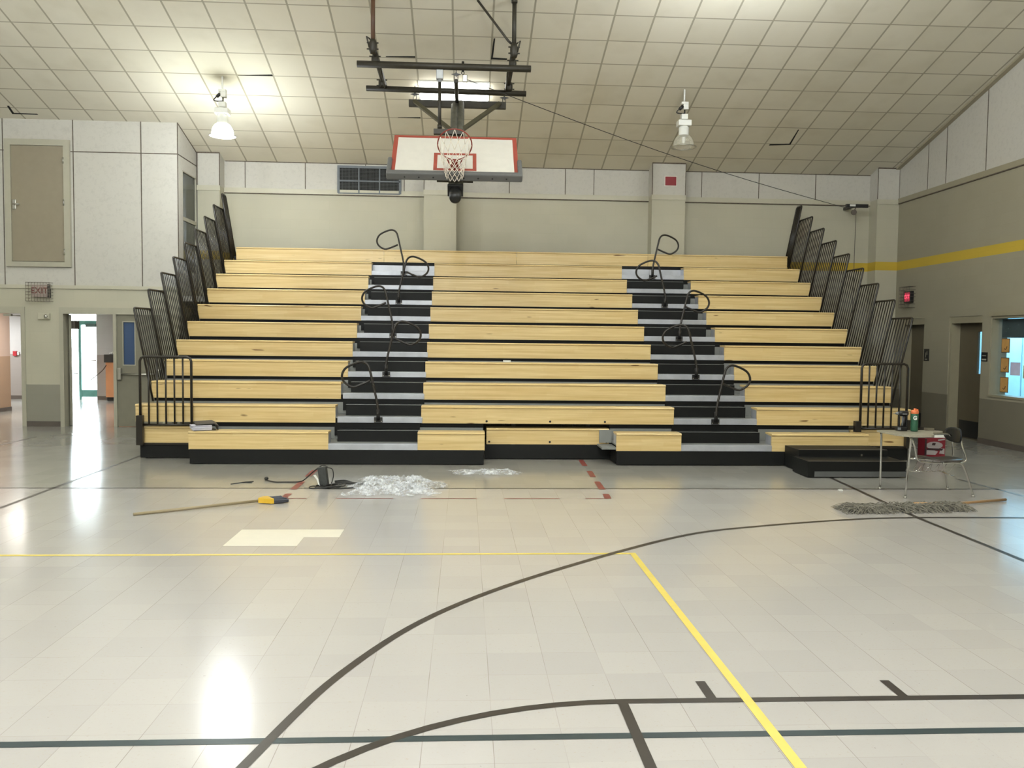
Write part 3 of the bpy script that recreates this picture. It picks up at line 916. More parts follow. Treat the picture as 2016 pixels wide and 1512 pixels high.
# end guard rails: leaning outward, one per row
def rail_tube(mb, P, r, n=4):
    mb.tube(P, r, 8)
def guard(side, r, y0, y1, zb, zt, xb, xt):
    g = None
    def X(z): return xb + (xt - xb) * (z - zb) / (zt - zb)
    rad = 0.045
    mb = MB()
    P = [(X(zb), y0, zb), (X(zt - rad), y0, zt - rad), (X(zt - 0.012), y0 + 0.013, zt - 0.012), (X(zt), y0 + rad, zt), (X(zt), y1 - rad, zt), (X(zt - 0.012), y1 - 0.013, zt - 0.012), (X(zt - rad), y1, zt - rad), (X(zb + 0.02), y1, zb + 0.02)]
    mb.tube(P, 0.016, 8)
    mb.tube([(X(zb + 0.1), y0, zb + 0.1), (X(zb + 0.1), y1, zb + 0.1)], 0.012, 6)
    o = mb.build('guard_rail', M_RAIL, bl)
    n = 7
    for i in range(n):
        y = y0 + (y1 - y0) * (i + 1) / (n + 1)
        MB().tube([(X(zb + 0.1), y, zb + 0.1), (X(zt), y, zt)], 0.009, 6).build('baluster', M_RAIL, o)
for i in range(9):
    r = i + 2
    zb = SZ(r) + 0.0
    zt = 2.155 + 0.3015 * i
    y0 = 12.70 + 0.545 * i
    w_ = 0.68 if i < 8 else 0.27
    guard('left', r, y0, y0 + w_, zb, zt, -4.60 - 0.01, -4.875 + 0.006 * i)
    guard('right', r, y0, y0 + w_, zb, zt, 6.62, 6.925 - 0.006 * i)
# front guards, upright and facing the court
def front_guard(x0, x1, xpost, lbl):
    y = 12.10
    rad = 0.06
    mb = MB()
    P = [(x0, y, 0.47), (x0, y, 1.45 - rad), (x0 + 0.018, y, 1.45 - 0.018), (x0 + rad, y, 1.45), (x1 - rad, y, 1.45), (x1 - 0.018, y, 1.45 - 0.018), (x1, y, 1.45 - rad), (x1, y, 0.47)]
    mb.tube(P, 0.018, 10)
    mb.tube([(x0, y, 0.49), (x1, y, 0.49)], 0.016, 8)
    o = mb.build('front_guard_rail', M_RAIL, bl, label=lbl)
    for i in range(5):
        x = x0 + (x1 - x0) * (i + 1) / 6
        MB().tube([(x, y, 0.49), (x, y, 1.45)], 0.013, 8).build('baluster', M_RAIL, o)
    return o
fg = front_guard(-4.57, -3.86, -4.6, 'upright guard rail at the left front corner')
MB().box(-4.62, -4.53, 12.06, 12.13, 0.20, 0.62, 0.004).build('bracket', M_RAIL, fg)
fg = front_guard(5.85, 6.55, 6.6, 'upright guard rail at the right front corner')
MB().box(5.76, 5.85, 12.05, 12.13, 0.44, 0.60, 0.006).build('bracket', M_RAIL, fg)
MB().box(6.54, 6.62, 12.06, 12.13, 0.20, 0.62, 0.004).build('bracket', M_RAIL, fg)

# looped aisle handrails
LOOP = [(0, 0.06), (0, 0.14), (-0.025, 0.28), (-0.06, 0.43), (-0.118, 0.68), (-0.145, 0.755), (-0.19, 0.80), (-0.265, 0.812), (-0.38, 0.775), (-0.485, 0.71), (-0.53, 0.61), (-0.495, 0.515), (-0.38, 0.448), (-0.265, 0.48), (-0.13, 0.54)]
def handrail(x, r, s):
    y = FY(r) - 0.035
    zb = SZ(r) - 0.185
    P = smooth_path([(x + s * a, y - 0.02 + 0.012 * i, zb + b_) for i, (a, b_) in enumerate(LOOP)], 4)
    o = MB().tube(P, 0.017, 10).build('aisle_handrail', M_RAIL, bl)
    bk = MB().box(x - 0.06, x + 0.06, y + 0.02, y + 0.035, zb - 0.055, zb + 0.02, 0.003)
    bk.tube([(x, y + 0.0, zb - 0.02), (x, y, zb + 0.13)], 0.026, 10)
    bk.build('bracket', M_RUBBER, o)
    sc = MB()
    for dx in (-0.045, 0.045):
        sc.box(x + dx - 0.006, x + dx + 0.006, y + 0.014, y + 0.02, zb - 0.045, zb - 0.033)
    sc.build('bracket_screws', M_METAL, o)
for i, r in enumerate((2, 4, 6, 8, 10)):
    handrail(-1.24 + 0.01 * i, r, 1 if i % 2 == 0 else -1)
    handrail(3.685 - 0.003 * i, r, -1 if i % 2 == 0 else 1)

# ------------------------------------------------------------------ loose step before the right end
st = thing('access_step', (5.1, 11.0, 0), 'low black two-tread step in front of the right end of the bleachers', 'step')
MB().box(4.44, 5.755, 10.58, 11.08, 0.012, 0.215, 0.003).build('lower_step', M_SKIRT, st)
MB().box(4.52, 5.755, 11.08, 11.58, 0.012, 0.30, 0.003).build('upper_step', M_SKIRT, st)
MB().box(4.53, 5.755, 10.57, 10.582, 0.015, 0.085).build('grip_strip', mat('grip_strip_grey', rgb(90, 91, 90), 0.6), st, label='grey strip along the bottom of the step')
MB().box(4.45, 5.75, 10.585, 10.61, 0.2155, 0.218).box(4.53, 5.75, 11.085, 11.11, 0.3005, 0.303).build('tread_nosing', M_BASE, st)
MB().box(5.38, 5.40, 11.07, 11.08, 0.22, 0.245).build('catch', M_METAL, st)

# ------------------------------------------------------------------ basketball goal, hoisted up
bk = thing('basketball_goal', (-0.16, 13.4, 6.3), 'ceiling-hung basketball goal hoisted up with its board tipped back', 'basketball goal')
D = Vector((0, 0.75, 0.70)).normalized()          # up along the board
N = Vector((0, -0.70, 0.75)).normalized()         # out of its face
XC = -0.168
A0 = Vector((XC, 12.0, 4.06))                      # bottom centre of the board face
def bp(x, s, n):
    return A0 + Vector((x, 0, 0)) + D * s + N * n
MBD = Matrix(((1, D.x, N.x, A0.x), (0, D.y, N.y, A0.y), (0, D.z, N.z, A0.z), (0, 0, 0, 1)))  # columns X, D, N
W2, HB = 0.905, 1.03
MB().box(-W2, W2, 0, HB, -0.05, 0, 0.004, M=MBD).build('backboard', M_BOARD, bk)
bd = MB()
for a in ((-W2, W2, 0, 0.055), (-W2, W2, HB - 0.055, HB), (-W2, -W2 + 0.06, 0, HB), (W2 - 0.06, W2, 0, HB)):
    bd.box(a[0], a[1], a[2], a[3], 0, 0.002, M=MBD)
for a in ((-0.305, 0.305, 0.10, 0.15), (-0.305, 0.305, 0.51, 0.56), (-0.305, -0.255, 0.10, 0.56), (0.255, 0.305, 0.10, 0.56)):
    bd.box(a[0], a[1], a[2], a[3], 0, 0.0022, M=MBD)
bd.build('backboard_border', M_ORANGE, bk, label='red painted border and target square')
pd = MB()
pd.box(-W2 - 0.05, W2 + 0.05, -0.06, 0.03, -0.075, 0.045, 0.02, M=MBD)
pd.box(-W2 - 0.05, -W2 + 0.012, -0.04, 0.36, -0.075, 0.045, 0.02, M=MBD)
pd.box(W2 - 0.012, W2 + 0.05, -0.04, 0.36, -0.075, 0.045, 0.02, M=MBD)
pad = pd.build('edge_padding', M_PAD, bk, label='grey foam padding round the lower edge')
hs = MB()
for i in range(8):
    x = -0.70 + i * 0.20 + (0.03 if i > 3 else 0)
    hs.lathe(0, 0, [(0.001, 0.004), (0.011, 0.004), (0.011, 0)], 8, M=MBD @ Matrix.Translation((x, -0.061, -0.02)) @ Matrix.Rotation(math.pi / 2, 4, 'X'))
hs.build('pad_rivets', M_RUBBER, pad)
RC = bp(0.0, 0.15, 0.38)
def rimp(a, rr=0.237):
    return RC + Vector((1, 0, 0)) * rr * math.cos(a) + N * rr * math.sin(a)
rm = MB().tube([rimp(2 * math.pi * k / 40) for k in range(40)], 0.009, 10, closed=True)
rim = rm.build('rim', M_RIM, bk)
rb = MB().box(-0.06, 0.06, 0.09, 0.21, 0.0, 0.012, M=MBD)
rb.tube([bp(-0.05, 0.15, 0.0), rimp(math.radians(-118))], 0.01, 8).tube([bp(0.05, 0.15, 0.0), rimp(math.radians(-62))], 0.01, 8)
rb.tube([bp(0, 0.11, 0.0), bp(0, 0.13, 0.15)], 0.012, 8)
rb.box(-0.05, 0.05, 0.135, 0.15, 0.0, 0.15, M=MBD)
rb.build('rim_bracket', M_RIM, rim)
# net: 12 cords in a diamond mesh, hanging straight down from the tipped rim
nt = MB()
BC = Vector((XC + 0.0, 11.79, 3.985))
def netp(k, j, J=6):
    a = 2 * math.pi * k / 24
    top = rimp(a, 0.232)
    t = j / J
    rad = 0.232 + (0.105 - 0.232) * min(1, t * 1.25)
    low = BC + Vector((math.cos(a) * 0.12, math.sin(a) * 0.10 * -1, math.sin(a) * 0.05))
    # cords drop nearly straight first, then gather
    p = top.lerp(low, t)
    p.x = XC + (p.x - XC) * (1 - 0.12 * math.sin(math.pi * t))
    if math.sin(a) > 0:
        p.z -= 0.10 * math.sin(math.pi * t)
    return p
for k in range(0, 24, 2):
    nt.tube([netp(k, 0), netp(k + 1, 1)], 0.0042, 5)
    nt.tube([netp(k, 0), netp(k - 1, 1)], 0.0042, 5)
for j in range(1, 6):
    o_ = 1 if j % 2 else 0
    for k in range(o_, 24, 2):
        nt.tube([netp(k, j), netp(k + 1, j + 1)], 0.0042, 5)
        nt.tube([netp(k, j), netp(k - 1, j + 1)], 0.0042, 5)
nt.build('net', M_NET, bk)
# mast behind the board
def mp(t, dx=0.0, dn=-0.20):
    return bp(dx, t, dn)
ms = MB()
ms.tube([mp(-0.10, -0.03), mp(2.36, -0.03)], 0.062, 14)
ms.tube([mp(-0.10, 0.06), mp(2.43, 0.06)], 0.062, 14)
mast = ms.build('mast', M_MAST, bk)
MB().tube([mp(-0.33, 0.01, -0.2), mp(-0.31, 0.01, -0.2), mp(-0.27, 0.01), mp(-0.12, 0.01)], [0.04, 0.075, 0.085, 0.085], 16).box(-0.10, 0.12, -0.13, -0.085, -0.28, -0.10, 0.006, M=MBD).build('mast_foot', M_RUBBER, bk, label='black rounded foot of the mast below the board')
MB().box(-0.26, 0.26, 0.98, 1.05, -0.26, -0.05, M=MBD).box(-0.26, 0.26, 0.2, 0.27, -0.26, -0.05, M=MBD).box(-0.50, -0.04, 12.86, 12.96, 4.83, 4.90).build('board_bracket', M_HOOPF, bk)
CB = (14.15, 5.62)
MB().box(-0.96, 0.64, CB[0] - 0.04, CB[0] + 0.04, CB[1] - 0.055, CB[1] + 0.055, 0.003).build('cross_bar', M_HOOPF, bk)
lowm = mp(1.55, 0, -0.2)
db = MB()
for s in (-1, 1):
    a = Vector((XC + s * 0.70, CB[0] - 0.05, CB[1] + 0.02))
    b_ = lowm + Vector((s * 0.07, -0.02, 0))
    dr = (b_ - a)
    db.tube([a, b_], 0.04, 4)
db.build('diagonal_brace', mat('olive_steel', rgb(84, 80, 62), 0.5, 0.2), bk)
MB().tube([(-1.655, 12.95, 5.85), (0.96, 12.95, 5.85)], 0.05, 16).build('support_pipe', M_HOOPF, bk)
MB().tube([(-1.65, 14.1, 5.83), (0.97, 14.1, 5.81)], 0.046, 16).build('support_pipe', M_HOOPF, bk)
def hanger(x, brown):
    mb = MB()
    mb.tube([(x, 12.68, 6.09), (x, 12.68, ceil_z(12.68) - 0.0)], 0.032, 12)
    mb.tube([(x, 12.68, ceil_z(12.68) - 0.05), (x, 12.68, ceil_z(12.68) - 0.002)], 0.045, 12)
    mb.build('hanger_pipe', brown, bk)
    s = 1 if x < 0 else -1
    for (yy, zz, hh) in ((12.68, 6.02, 0.10), (13.0, 5.93, 0.07), (14.05, 5.90, 0.07)):
        jb = MB()
        jb.tube([(x, yy, zz - hh), (x, yy, zz - hh * 0.5), (x, yy, zz + hh * 0.5), (x, yy, zz + hh)], [0.04, 0.058, 0.058, 0.042], 12)
        for dz in (-0.045, 0.045):
            jb.tube([(x - 0.085, yy - 0.03, zz + dz), (x + 0.085, yy - 0.03, zz + dz)], 0.010, 6)
        if yy < 12.9:
            jb.tube([(x - 0.04 * s, 12.66, 6.12), (x - 0.09 * s, 12.66, 6.16), (x - 0.05 * s, 12.66, 6.0)], 0.014, 6)
        jb.build('clamp', M_HOOPF, bk)
    lk = MB()
    lk.tube([(x, 12.70, 6.02), (x + 0.02 * s, 14.2, 5.93)], 0.043, 12)
    lk.tube([(x + 0.07 * s, 12.95, 5.86), (x + 0.05 * s, 14.1, 5.83)], 0.016, 8)
    lk.build('link_pipe', M_HOOPF, bk)
hanger(-1.39, mat('brown_pipe', rgb(84, 58, 40), 0.5))
hanger(0.685, M_HOOPF)
MB().tube([(0.66, 12.70, 6.12), (0.60, 12.70, 6.17), (0.14, 12.72, ceil_z(12.72))], 0.018, 8).build('sway_brace', M_HOOPF, bk)
# folding brace: grey spring box hung from the front pipe and a rod down to the board
fb = MB()
fb.tube([(-0.42, 12.98, 5.62), (-0.415, 12.98, 4.88)], 0.026, 10)
fb.tube([(-0.415, 12.98, 4.99), (-0.415, 12.98, 4.93)], 0.036, 10)
fold = fb.build('folding_brace', M_HOOPF, bk)
MB().box(-0.47, -0.365, 12.93, 13.03, 5.66, 5.80, 0.008).tube([(-0.42, 12.98, 5.80), (-0.42, 12.98, 5.9)], 0.02, 8).tube([(-0.42, 12.98, 5.72), (-0.42, 12.98, 5.6)], [0.05, 0.02], 10).build('spring_box', mat('brace_grey', rgb(150, 152, 152), 0.4, 0.3), fold, label='grey box at the top of the rod')
# hooks with star-shaped saddles
def saddle(x, y, z):
    hk = MB()
    pts = []
    for k in range(8):
        a = math.pi * k / 4
        rr = 0.075 if k % 4 == 0 else (0.05 if k % 4 == 2 else 0.022)
        pts.append((x + rr * math.cos(a), y - 0.01, z + rr * math.sin(a)))
    hk.prism(pts, (0, 0.02, 0))
    for dx in (-0.026, 0.026):
        hk.tube([(x + dx, y, z), (x + dx, y, z - 0.14)], 0.006, 6)
    hk.tube([(x, y, z), (x, y, z + 0.13)], 0.008, 6)
    hk.build('saddle_hook', M_RUBBER, bk)
saddle(-0.86, 14.12, 5.76)
saddle(0.61, 14.12, 5.74)
saddle(-0.17, 12.96, 5.74)
MB().tube([(-0.17, 13.0, 5.66), (-0.17, 13.3, 5.63), (-0.165, 14.0, 5.57)], 0.03, 10).build('hoist_arm', M_HOOPF, bk)
MB().tube([(-0.07 + 0.022 * math.cos(a), 12.93, 5.755 + 0.022 * math.sin(a)) for a in [2 * math.pi * k / 12 for k in range(12)]], 0.006, 6, closed=True).tube([(-0.07, 12.95, 5.78), (-0.07, 12.95, 5.93)], 0.02, 8).build('ring', M_RUBBER, bk)
MB().box(-0.075, -0.0, 12.92, 12.96, 5.62, 5.73, 0.012).build('pulley_block', M_METAL, bk, label='light metal pulley block')

# wall pulley and the hoist cable
wpl = thing('wall_pulley', (8.18, 17.4, 4.63), 'black pulley bracket high on the back wall at the right end of the cable', 'pulley')
MB().box(7.95, 8.42, 17.36, 17.42, 4.60, 4.67, 0.004).box(8.10, 8.16, 17.42, 17.85, 4.61, 4.66).build('bracket_bar', M_RUBBER, wpl)
MB().tube([(8.12, 17.36, 4.50), (8.12, 17.40, 4.50)], 0.055, 16).tube([(8.15, 17.37, 4.6), (8.12, 17.37, 4.52)], 0.012, 6).build('pulley_wheel', M_BASE, wpl)
MB().box(8.02, 8.14, 17.352, 17.36, 4.62, 4.66).build('tag', M_WHITE, wpl)
cp = []
for k in range(13):
    t = k / 12
    p = Vector((0.0, 12.94, 5.66)).lerp(Vector((8.05, 17.36, 4.56)), t)
    p.z -= 0.12 * math.sin(math.pi * t)
    cp.append(p)
MB().tube(cp, 0.0055, 6).build('hoist_cable', M_RUBBER, None, None, 'long thin dark cable slanting from the basketball goal to the wall pulley', 'cable')
MB().tube([(8.165, 17.38, 4.5), (8.165, 17.40, 2.4)], 0.006, 6).build('pulley_line', M_BASE, None, None, 'thin line hanging straight down the back wall from the black pulley', 'cable')

# ------------------------------------------------------------------ high bay lamps
def shade_mat():
    m, t, b = new_mat('prismatic_acrylic')
    b.inputs['Base Color'].default_value = rgb(215, 212, 195)
    b.inputs['Roughness'].default_value = 0.12
    tr = t.node('ShaderNodeBsdfTransparent')
    fr = t.node('ShaderNodeLayerWeight'); fr.inputs[0].default_value = 0.45
    mx = t.node('ShaderNodeMixShader')
    nz = t.noise(t.pos(), 40.0, 1.0)
    t.l.new(t.math('ADD', t.math('MULTIPLY', nz, 0.15), t.math('MULTIPLY_ADD', fr.outputs['Facing'], 0.6, 0.12)), mx.inputs[0])
    t.l.new(tr.outputs[0], mx.inputs[1])
    t.l.new(b.outputs[0], mx.inputs[2])
    t.l.new(mx.outputs[0], t.n['Material Output'].inputs[0])
    return m
M_SHADE = shade_mat()
def glow_mat():
    m, t, b = new_mat('lit_acrylic')
    b.inputs['Base Color'].default_value = rgb(230, 230, 220)
    b.inputs['Emission Color'].default_value = (0.95, 1.0, 0.88, 1)
    nz = t.noise(t.pos(), 20.0, 1.0)
    t.l.new(t.math('MULTIPLY_ADD', nz, 15.0, 40.0), b.inputs['Emission Strength'])
    tr = t.node('ShaderNodeBsdfTransparent')
    mx = t.node('ShaderNodeMixShader')
    mx.inputs[0].default_value = 0.45
    t.l.new(tr.outputs[0], mx.inputs[1])
    t.l.new(b.outputs[0], mx.inputs[2])
    t.l.new(mx.outputs[0], t.n['Material Output'].inputs[0])
    return m
M_GLOW = glow_mat()
def lamp(x, y, label, lit):
    zc = ceil_z(y)
    o = thing('high_bay_lamp', (x, y, zc), label, 'lamp', 'high bay lamps hanging from the sloped ceiling')
    z0 = zc - 1.0        # shade bottom
    MB().tube([(x, y, zc), (x, y, zc - 0.22)], 0.016, 8).build('stem', M_WHITE, o)
    MB().box(x - 0.055, x + 0.065, y - 0.05, y + 0.05, zc - 0.26, zc - 0.22, 0.004).box(x - 0.02, x + 0.065, y - 0.05, y + 0.05, zc - 0.35, zc - 0.26, 0.006).build('junction_box', M_WHITE, o)
    cpl = MB().tube([(x - 0.03, y - 0.02, zc - 0.29), (x - 0.09, y - 0.02, zc - 0.35)], 0.028, 8)
    cpl.tube(smooth_path([(x - 0.09, y - 0.02, zc - 0.34), (x - 0.14, y - 0.02, zc - 0.40), (x - 0.08, y - 0.02, zc - 0.42), (x, y, zc - 0.41)]), 0.010, 6)
    cpl.tube([(x + 0.01, y, zc - 0.35), (x + 0.01, y, zc - 0.43)], 0.012, 6)
    cpl.build('plug_and_cord', M_RUBBER, o)
    MB().box(x - 0.055, x + 0.06, y - 0.055, y + 0.055, zc - 0.52, zc - 0.43, 0.008).build('hook_box', M_WHITE, o)
    MB().box(x - 0.115, x + 0.115, y - 0.10, y + 0.10, zc - 0.64, zc - 0.54, 0.012).box(x - 0.03, x + 0.03, y - 0.03, y + 0.03, zc - 0.55, zc - 0.51).build('ballast_housing', M_WHITE, o)
    MB().lathe(x, y, [(0.07, zc - 0.64), (0.09, zc - 0.66), (0.09, zc - 0.79), (0.10, zc - 0.80)], 20).build('collar', M_WHITE, o)
    prof = [(0.085, z0 + 0.21), (0.125, z0 + 0.185), (0.155, z0 + 0.14), (0.175, z0 + 0.09), (0.183, z0 + 0.03), (0.19, z0 + 0.015), (0.222, z0)]
    s = MB().lathe(x, y, prof, 28)
    s.build('reflector_shade', M_GLOW if lit else M_SHADE, o)
    MB().tube([(x + 0.222 * math.cos(a), y + 0.222 * math.sin(a), z0) for a in [2 * math.pi * k / 28 for k in range(28)]], 0.007, 6, closed=True).build('shade_rim', M_BASE if lit else M_METAL, o)
    if lit:
        MB().lathe(x, y, [(0.001, z0 + 0.012), (0.15, z0 + 0.012), (0.185, z0 + 0.02)], 24).build('diffuser', M_GLOW, o)
    else:
        MB().lathe(x, y, [(0.02, z0 + 0.20), (0.035, z0 + 0.16), (0.03, z0 + 0.08), (0.001, z0 + 0.06)], 12).build('bulb', M_WHITE, o)
    return o, z0
def lamp_light(x, y, z0, power, r=0.19):
    L = bpy.data.lights.new('high_bay_light', 'POINT')
    L.energy = power
    L.color = LAMP_COL
    L.shadow_soft_size = r
    lo = bpy.data.objects.new('high_bay_light', L)
    COL.objects.link(lo)
    lo.location = (x, y, z0 - 0.22)
_names = {(-4.18, 14.86): 'lit high bay lamp glowing white below the ceiling at the left',
          (3.82, 14.86): 'unlit high bay lamp with clear bell shade at the right'}
lamp(3.82, 14.86, _names[(3.82, 14.86)], False)
_row = {10.86: 'first', 6.86: 'second', 2.86: 'third', -1.14: 'fourth', -5.14: 'fifth'}
_colm = {-8.18: 'far left', -4.18: 'left', -0.18: 'middle', 3.82: 'right'}
for (x, y), pw in LAMP_POWER.items():
    lb_ = _names.get((x, y), 'lit high bay lamp overhead, %s line, %s row before the bleachers' % (_colm[x], _row.get(y, '')))
    _, z0 = lamp(x, y, lb_, True)
    lamp_light(x, y, z0, pw)

# fluorescent panel set into the ceiling above the basketball goal
tr_ = thing('ceiling_light_panel', (-0.23, 15.1, ceil_z(15.1)), 'bright lit ceiling fixture behind the basketball goal pipes', 'ceiling light')
ya, yb, xa_, xb_ = 14.80, 15.38, -0.85, 0.385
def slab(x0, x1, y0, y1, d0, d1, name, m):
    MB().prism([(x0, y0, ceil_z(y0) - d1), (x0, y1, ceil_z(y1) - d1), (x0, y1, ceil_z(y1) - d0), (x0, y0, ceil_z(y0) - d0)], (x1 - x0, 0, 0)).build(name, m, tr_)
mP, tP, bP = new_mat('lit_panel')
bP.inputs['Emission Color'].default_value = (1, 1, 0.95, 1)
tP.l.new(tP.math('MULTIPLY_ADD', tP.noise(tP.pos(), 6.0), 2.0, 9.0), bP.inputs['Emission Strength'])
slab(xa_, xb_, ya, yb, 0.0, 0.02, 'panel_frame', M_WHITE)
slab(xa_ + 0.03, xb_ - 0.03, ya + 0.03, yb - 0.03, 0.02, 0.10, 'diffuser', mP)

# ------------------------------------------------------------------ wall fittings
# wire-mesh vent
vg = thing('vent_grille', (-2.0, YB, 4.74), 'wide dark wire-mesh vent high on the back wall, left of the goal', 'vent')
gx0, gx1, gz0, gz1 = -2.66, -1.38, 4.755, 5.30
MB().box(gx0, gx1, YB - 0.012, YB - 0.002, gz0, gz1).build('vent_opening', M_DARK, vg)
M_GBLUE = mat('grille_grey_blue', rgb(98, 104, 108), 0.5)
f = MB()
for a in ((gx0 - .02, gx0 + .03, gz0, gz1 + .02), (gx1 - .03, gx1 + .02, gz0, gz1 + .02), (gx0, gx1, gz1 - .03, gz1 + .02), (gx0, gx1, gz0 - .015, gz0 + .01)):
    f.box(a[0], a[1], YB - 0.035, YB, a[2], a[3])
for x in (-2.235, -1.81):
    f.box(x - 0.012, x + 0.012, YB - 0.035, YB - 0.02, gz0, gz1)
f.box(gx0, gx1, YB - 0.035, YB - 0.02, 4.995, 5.02)
f.build('grille_frame', M_GBLUE, vg)
ms_ = MB()
nx_ = 44
for i in range(1, nx_):
    x = gx0 + (gx1 - gx0) * i / nx_
    ms_.box(x - 0.0022, x + 0.0022, YB - 0.02, YB - 0.016, gz0, gz1)
for i in range(1, 19):
    z = gz0 + (gz1 - gz0) * i / 19
    ms_.box(gx0, gx1, YB - 0.02, YB - 0.016, z - 0.0022, z + 0.0022)
ms_.build('wire_mesh', mat('mesh_wire', rgb(66, 68, 66), 0.5), vg)
# small red notice
rs = thing('red_notice', (4.245, 17.49, 4.98), 'small dark red notice with pale border on the right pilaster', 'sign')
MB().box(4.115, 4.375, 17.49, 17.5, 4.98, 5.19).build('notice_border', M_BOARD, rs)
MB().box(4.13, 4.36, 17.486, 17.49, 4.995, 5.175).build('notice_panel', mat('notice_red', rgb(140, 44, 50), 0.6), rs)
# exit sign in a wire cage (left)
ex = thing('exit_sign', (-8.0, 16.36, 2.38), 'pale unlit exit sign in a wire cage above the pier between doorways', 'exit sign')
MB().box(-8.12, -7.83, 16.30, 16.38, 2.45, 2.68, 0.006).build('sign_box', mat('exit_pinkgrey', rgb(176, 160, 150), 0.5), ex)
MB().box(-7.83, -7.815, 16.29, 16.385, 2.44, 2.69).build('sign_side', M_RUBBER, ex)
text_obj('lettering', 'EXIT', mat('exit_letter', rgb(120, 72, 62), 0.5), face_cam(-7.98, 16.298, 2.565), 0.155, 0.002, ex, bold=0.003)
def cage(parent, x0, x1, z0, z1, y0, y1, axis='y'):
    mb = MB()
    for i in range(9):
        x = x0 + (x1 - x0) * i / 8
        mb.tube([(x, y1, z0), (x, y0, z0), (x, y0, z1), (x, y1, z1)], 0.004, 5)
    for i in range(7):
        z = z0 + (z1 - z0) * i / 6
        mb.tube([(x0, y1, z), (x0, y0, z), (x1, y0, z), (x1, y1, z)], 0.004, 5)
    return mb
cage(ex, -8.21, -7.78, 2.37, 2.72, 16.25, 16.4).build('wire_cage', mat('cage_wire', rgb(128, 118, 106), 0.5), ex)
# emergency light
em = thing('emergency_light', (-7.94, 16.36, 2.03), 'small beige emergency light with one round lamp between the doorways', 'emergency light')
MB().box(-8.05, -7.83, 16.35, 16.4, 2.03, 2.155, 0.01).build('housing', M_TRIM, em)
MB().box(-7.93, -7.83, 16.32, 16.35, 2.045, 2.15, 0.012).build('lamp_head', M_TRIM, em)
MB().lathe(0, 0, [(0.001, 0.02), (0.03, 0.015), (0.036, 0)], 14, M=Matrix.Translation((-7.885, 16.32, 2.09)) @ Matrix.Rotation(math.pi / 2, 4, 'X')).build('lamp_lens', M_CHROME, em)
# exit sign, right wall
er = thing('exit_sign', (XR, 16.9, 2.6), 'glowing red exit sign in a wire cage high on the right wall', 'exit sign')
MB().box(XR - 0.07, XR, 16.78, 17.04, 2.60, 2.84, 0.004).build('sign_box', M_RUBBER, er)
MB().box(XR - 0.073, XR - 0.07, 16.81, 17.01, 2.63, 2.81).build('sign_face', mat('exit_glow', rgb(150, 30, 50), 0.4, emit=(0.9, 0.05, 0.12, 1), estr=0.5), er)
text_obj('lettering', 'EXIT', mat('exit_letter_glow', rgb(230, 70, 90), 0.4, emit=(1.0, 0.12, 0.2, 1), estr=1.5),
         Matrix.Translation((XR - 0.076, 16.91, 2.72)) @ Matrix.Rotation(-math.pi / 2, 4, 'Z') @ Matrix.Rotation(math.pi / 2, 4, 'X'), 0.10, 0.001, er, bold=0.002)
mb = MB()
for i in range(8):
    y = 16.72 + 0.40 * i / 7
    mb.tube([(XR, y, 2.5), (XR - 0.13, y, 2.5), (XR - 0.13, y, 2.93), (XR, y, 2.93)], 0.0035, 5)
for i in range(7):
    z = 2.5 + 0.43 * i / 6
    mb.tube([(XR, 16.72, z), (XR - 0.13, 16.72, z), (XR - 0.13, 17.12, z), (XR, 17.12, z)], 0.0035, 5)
mb.build('wire_cage', M_BASE, er)
# wall plaques
def plaque(y0, y1, z0, z1, lbl, bars):
    o = thing('door_plaque', (XR, (y0 + y1) / 2, z0), lbl, 'sign')
    MB().box(XR - 0.012, XR, y0, y1, z0, z1, 0.002).build('plate', M_RUBBER, o)
    mb = MB()
    for (a, b_, c, d_) in bars:
        mb.box(XR - 0.014, XR - 0.012, y0 + a * (y1 - y0), y0 + b_ * (y1 - y0), z0 + c * (z1 - z0), z0 + d_ * (z1 - z0))
    mb.build('pale_markings', M_TRIM, o)
plaque(16.13, 16.30, 1.42, 1.66, 'small black plaque beside the half hidden far door', ((0.55, 0.6, 0.3, 0.7), (0.3, 0.7, 0.12, 0.17), (0.3, 0.36, 0.5, 0.8)))
plaque(14.26, 14.43, 1.46, 1.62, 'small black plaque between the narrow-pane door and the window', ((0.15, 0.85, 0.12, 0.28), (0.2, 0.8, 0.6, 0.65)))
# notes stuck in the office window
M_NOTE = mat('tan_note', rgb(196, 150, 84), 0.7)
M_NEDGE = mat('note_edge', rgb(92, 66, 38), 0.7)
M_NINK = mat('note_ink', rgb(60, 34, 22), 0.7)
def note(z0, z1, which):
    y0, y1 = 14.08, 13.865
    o = thing('window_note', (XR + 0.12, 13.97, z0), '%s of three tan framed cards in the left edge of the office window' % which, 'card', 'tan cards in the office window')
    MB().box(XR + 0.124, XR + 0.130, y1, y0, z0, z1).build('card_border', M_NEDGE, o)
    MB().box(XR + 0.121, XR + 0.124, y1 + 0.012, y0 - 0.012, z0 + 0.012, z1 - 0.012).build('card_face', M_NOTE, o)
    MB().tube(smooth_path([(XR + 0.120, y1 + 0.06, z0 + 0.11), (XR + 0.120, y1 + 0.08, z0 + 0.07), (XR + 0.120, y1 + 0.11, z0 + 0.055), (XR + 0.120, y1 + 0.13, z0 + 0.075)]), 0.006, 5).build('card_drawing', M_NINK, o)
note(1.62, 1.865, 'topmost'); note(1.28, 1.535, 'middle'); note(0.935, 1.20, 'lowest')
MB().box(XR + 0.124, XR + 0.128, 13.57, 13.82, 1.24, 1.46).build('window_paper', mat('lavender_paper', rgb(205, 208, 236), 0.7), None, None, 'lavender sheet of paper in the office window beside the tan cards', 'paper')  # paper colour lightened to imitate backlight from the office
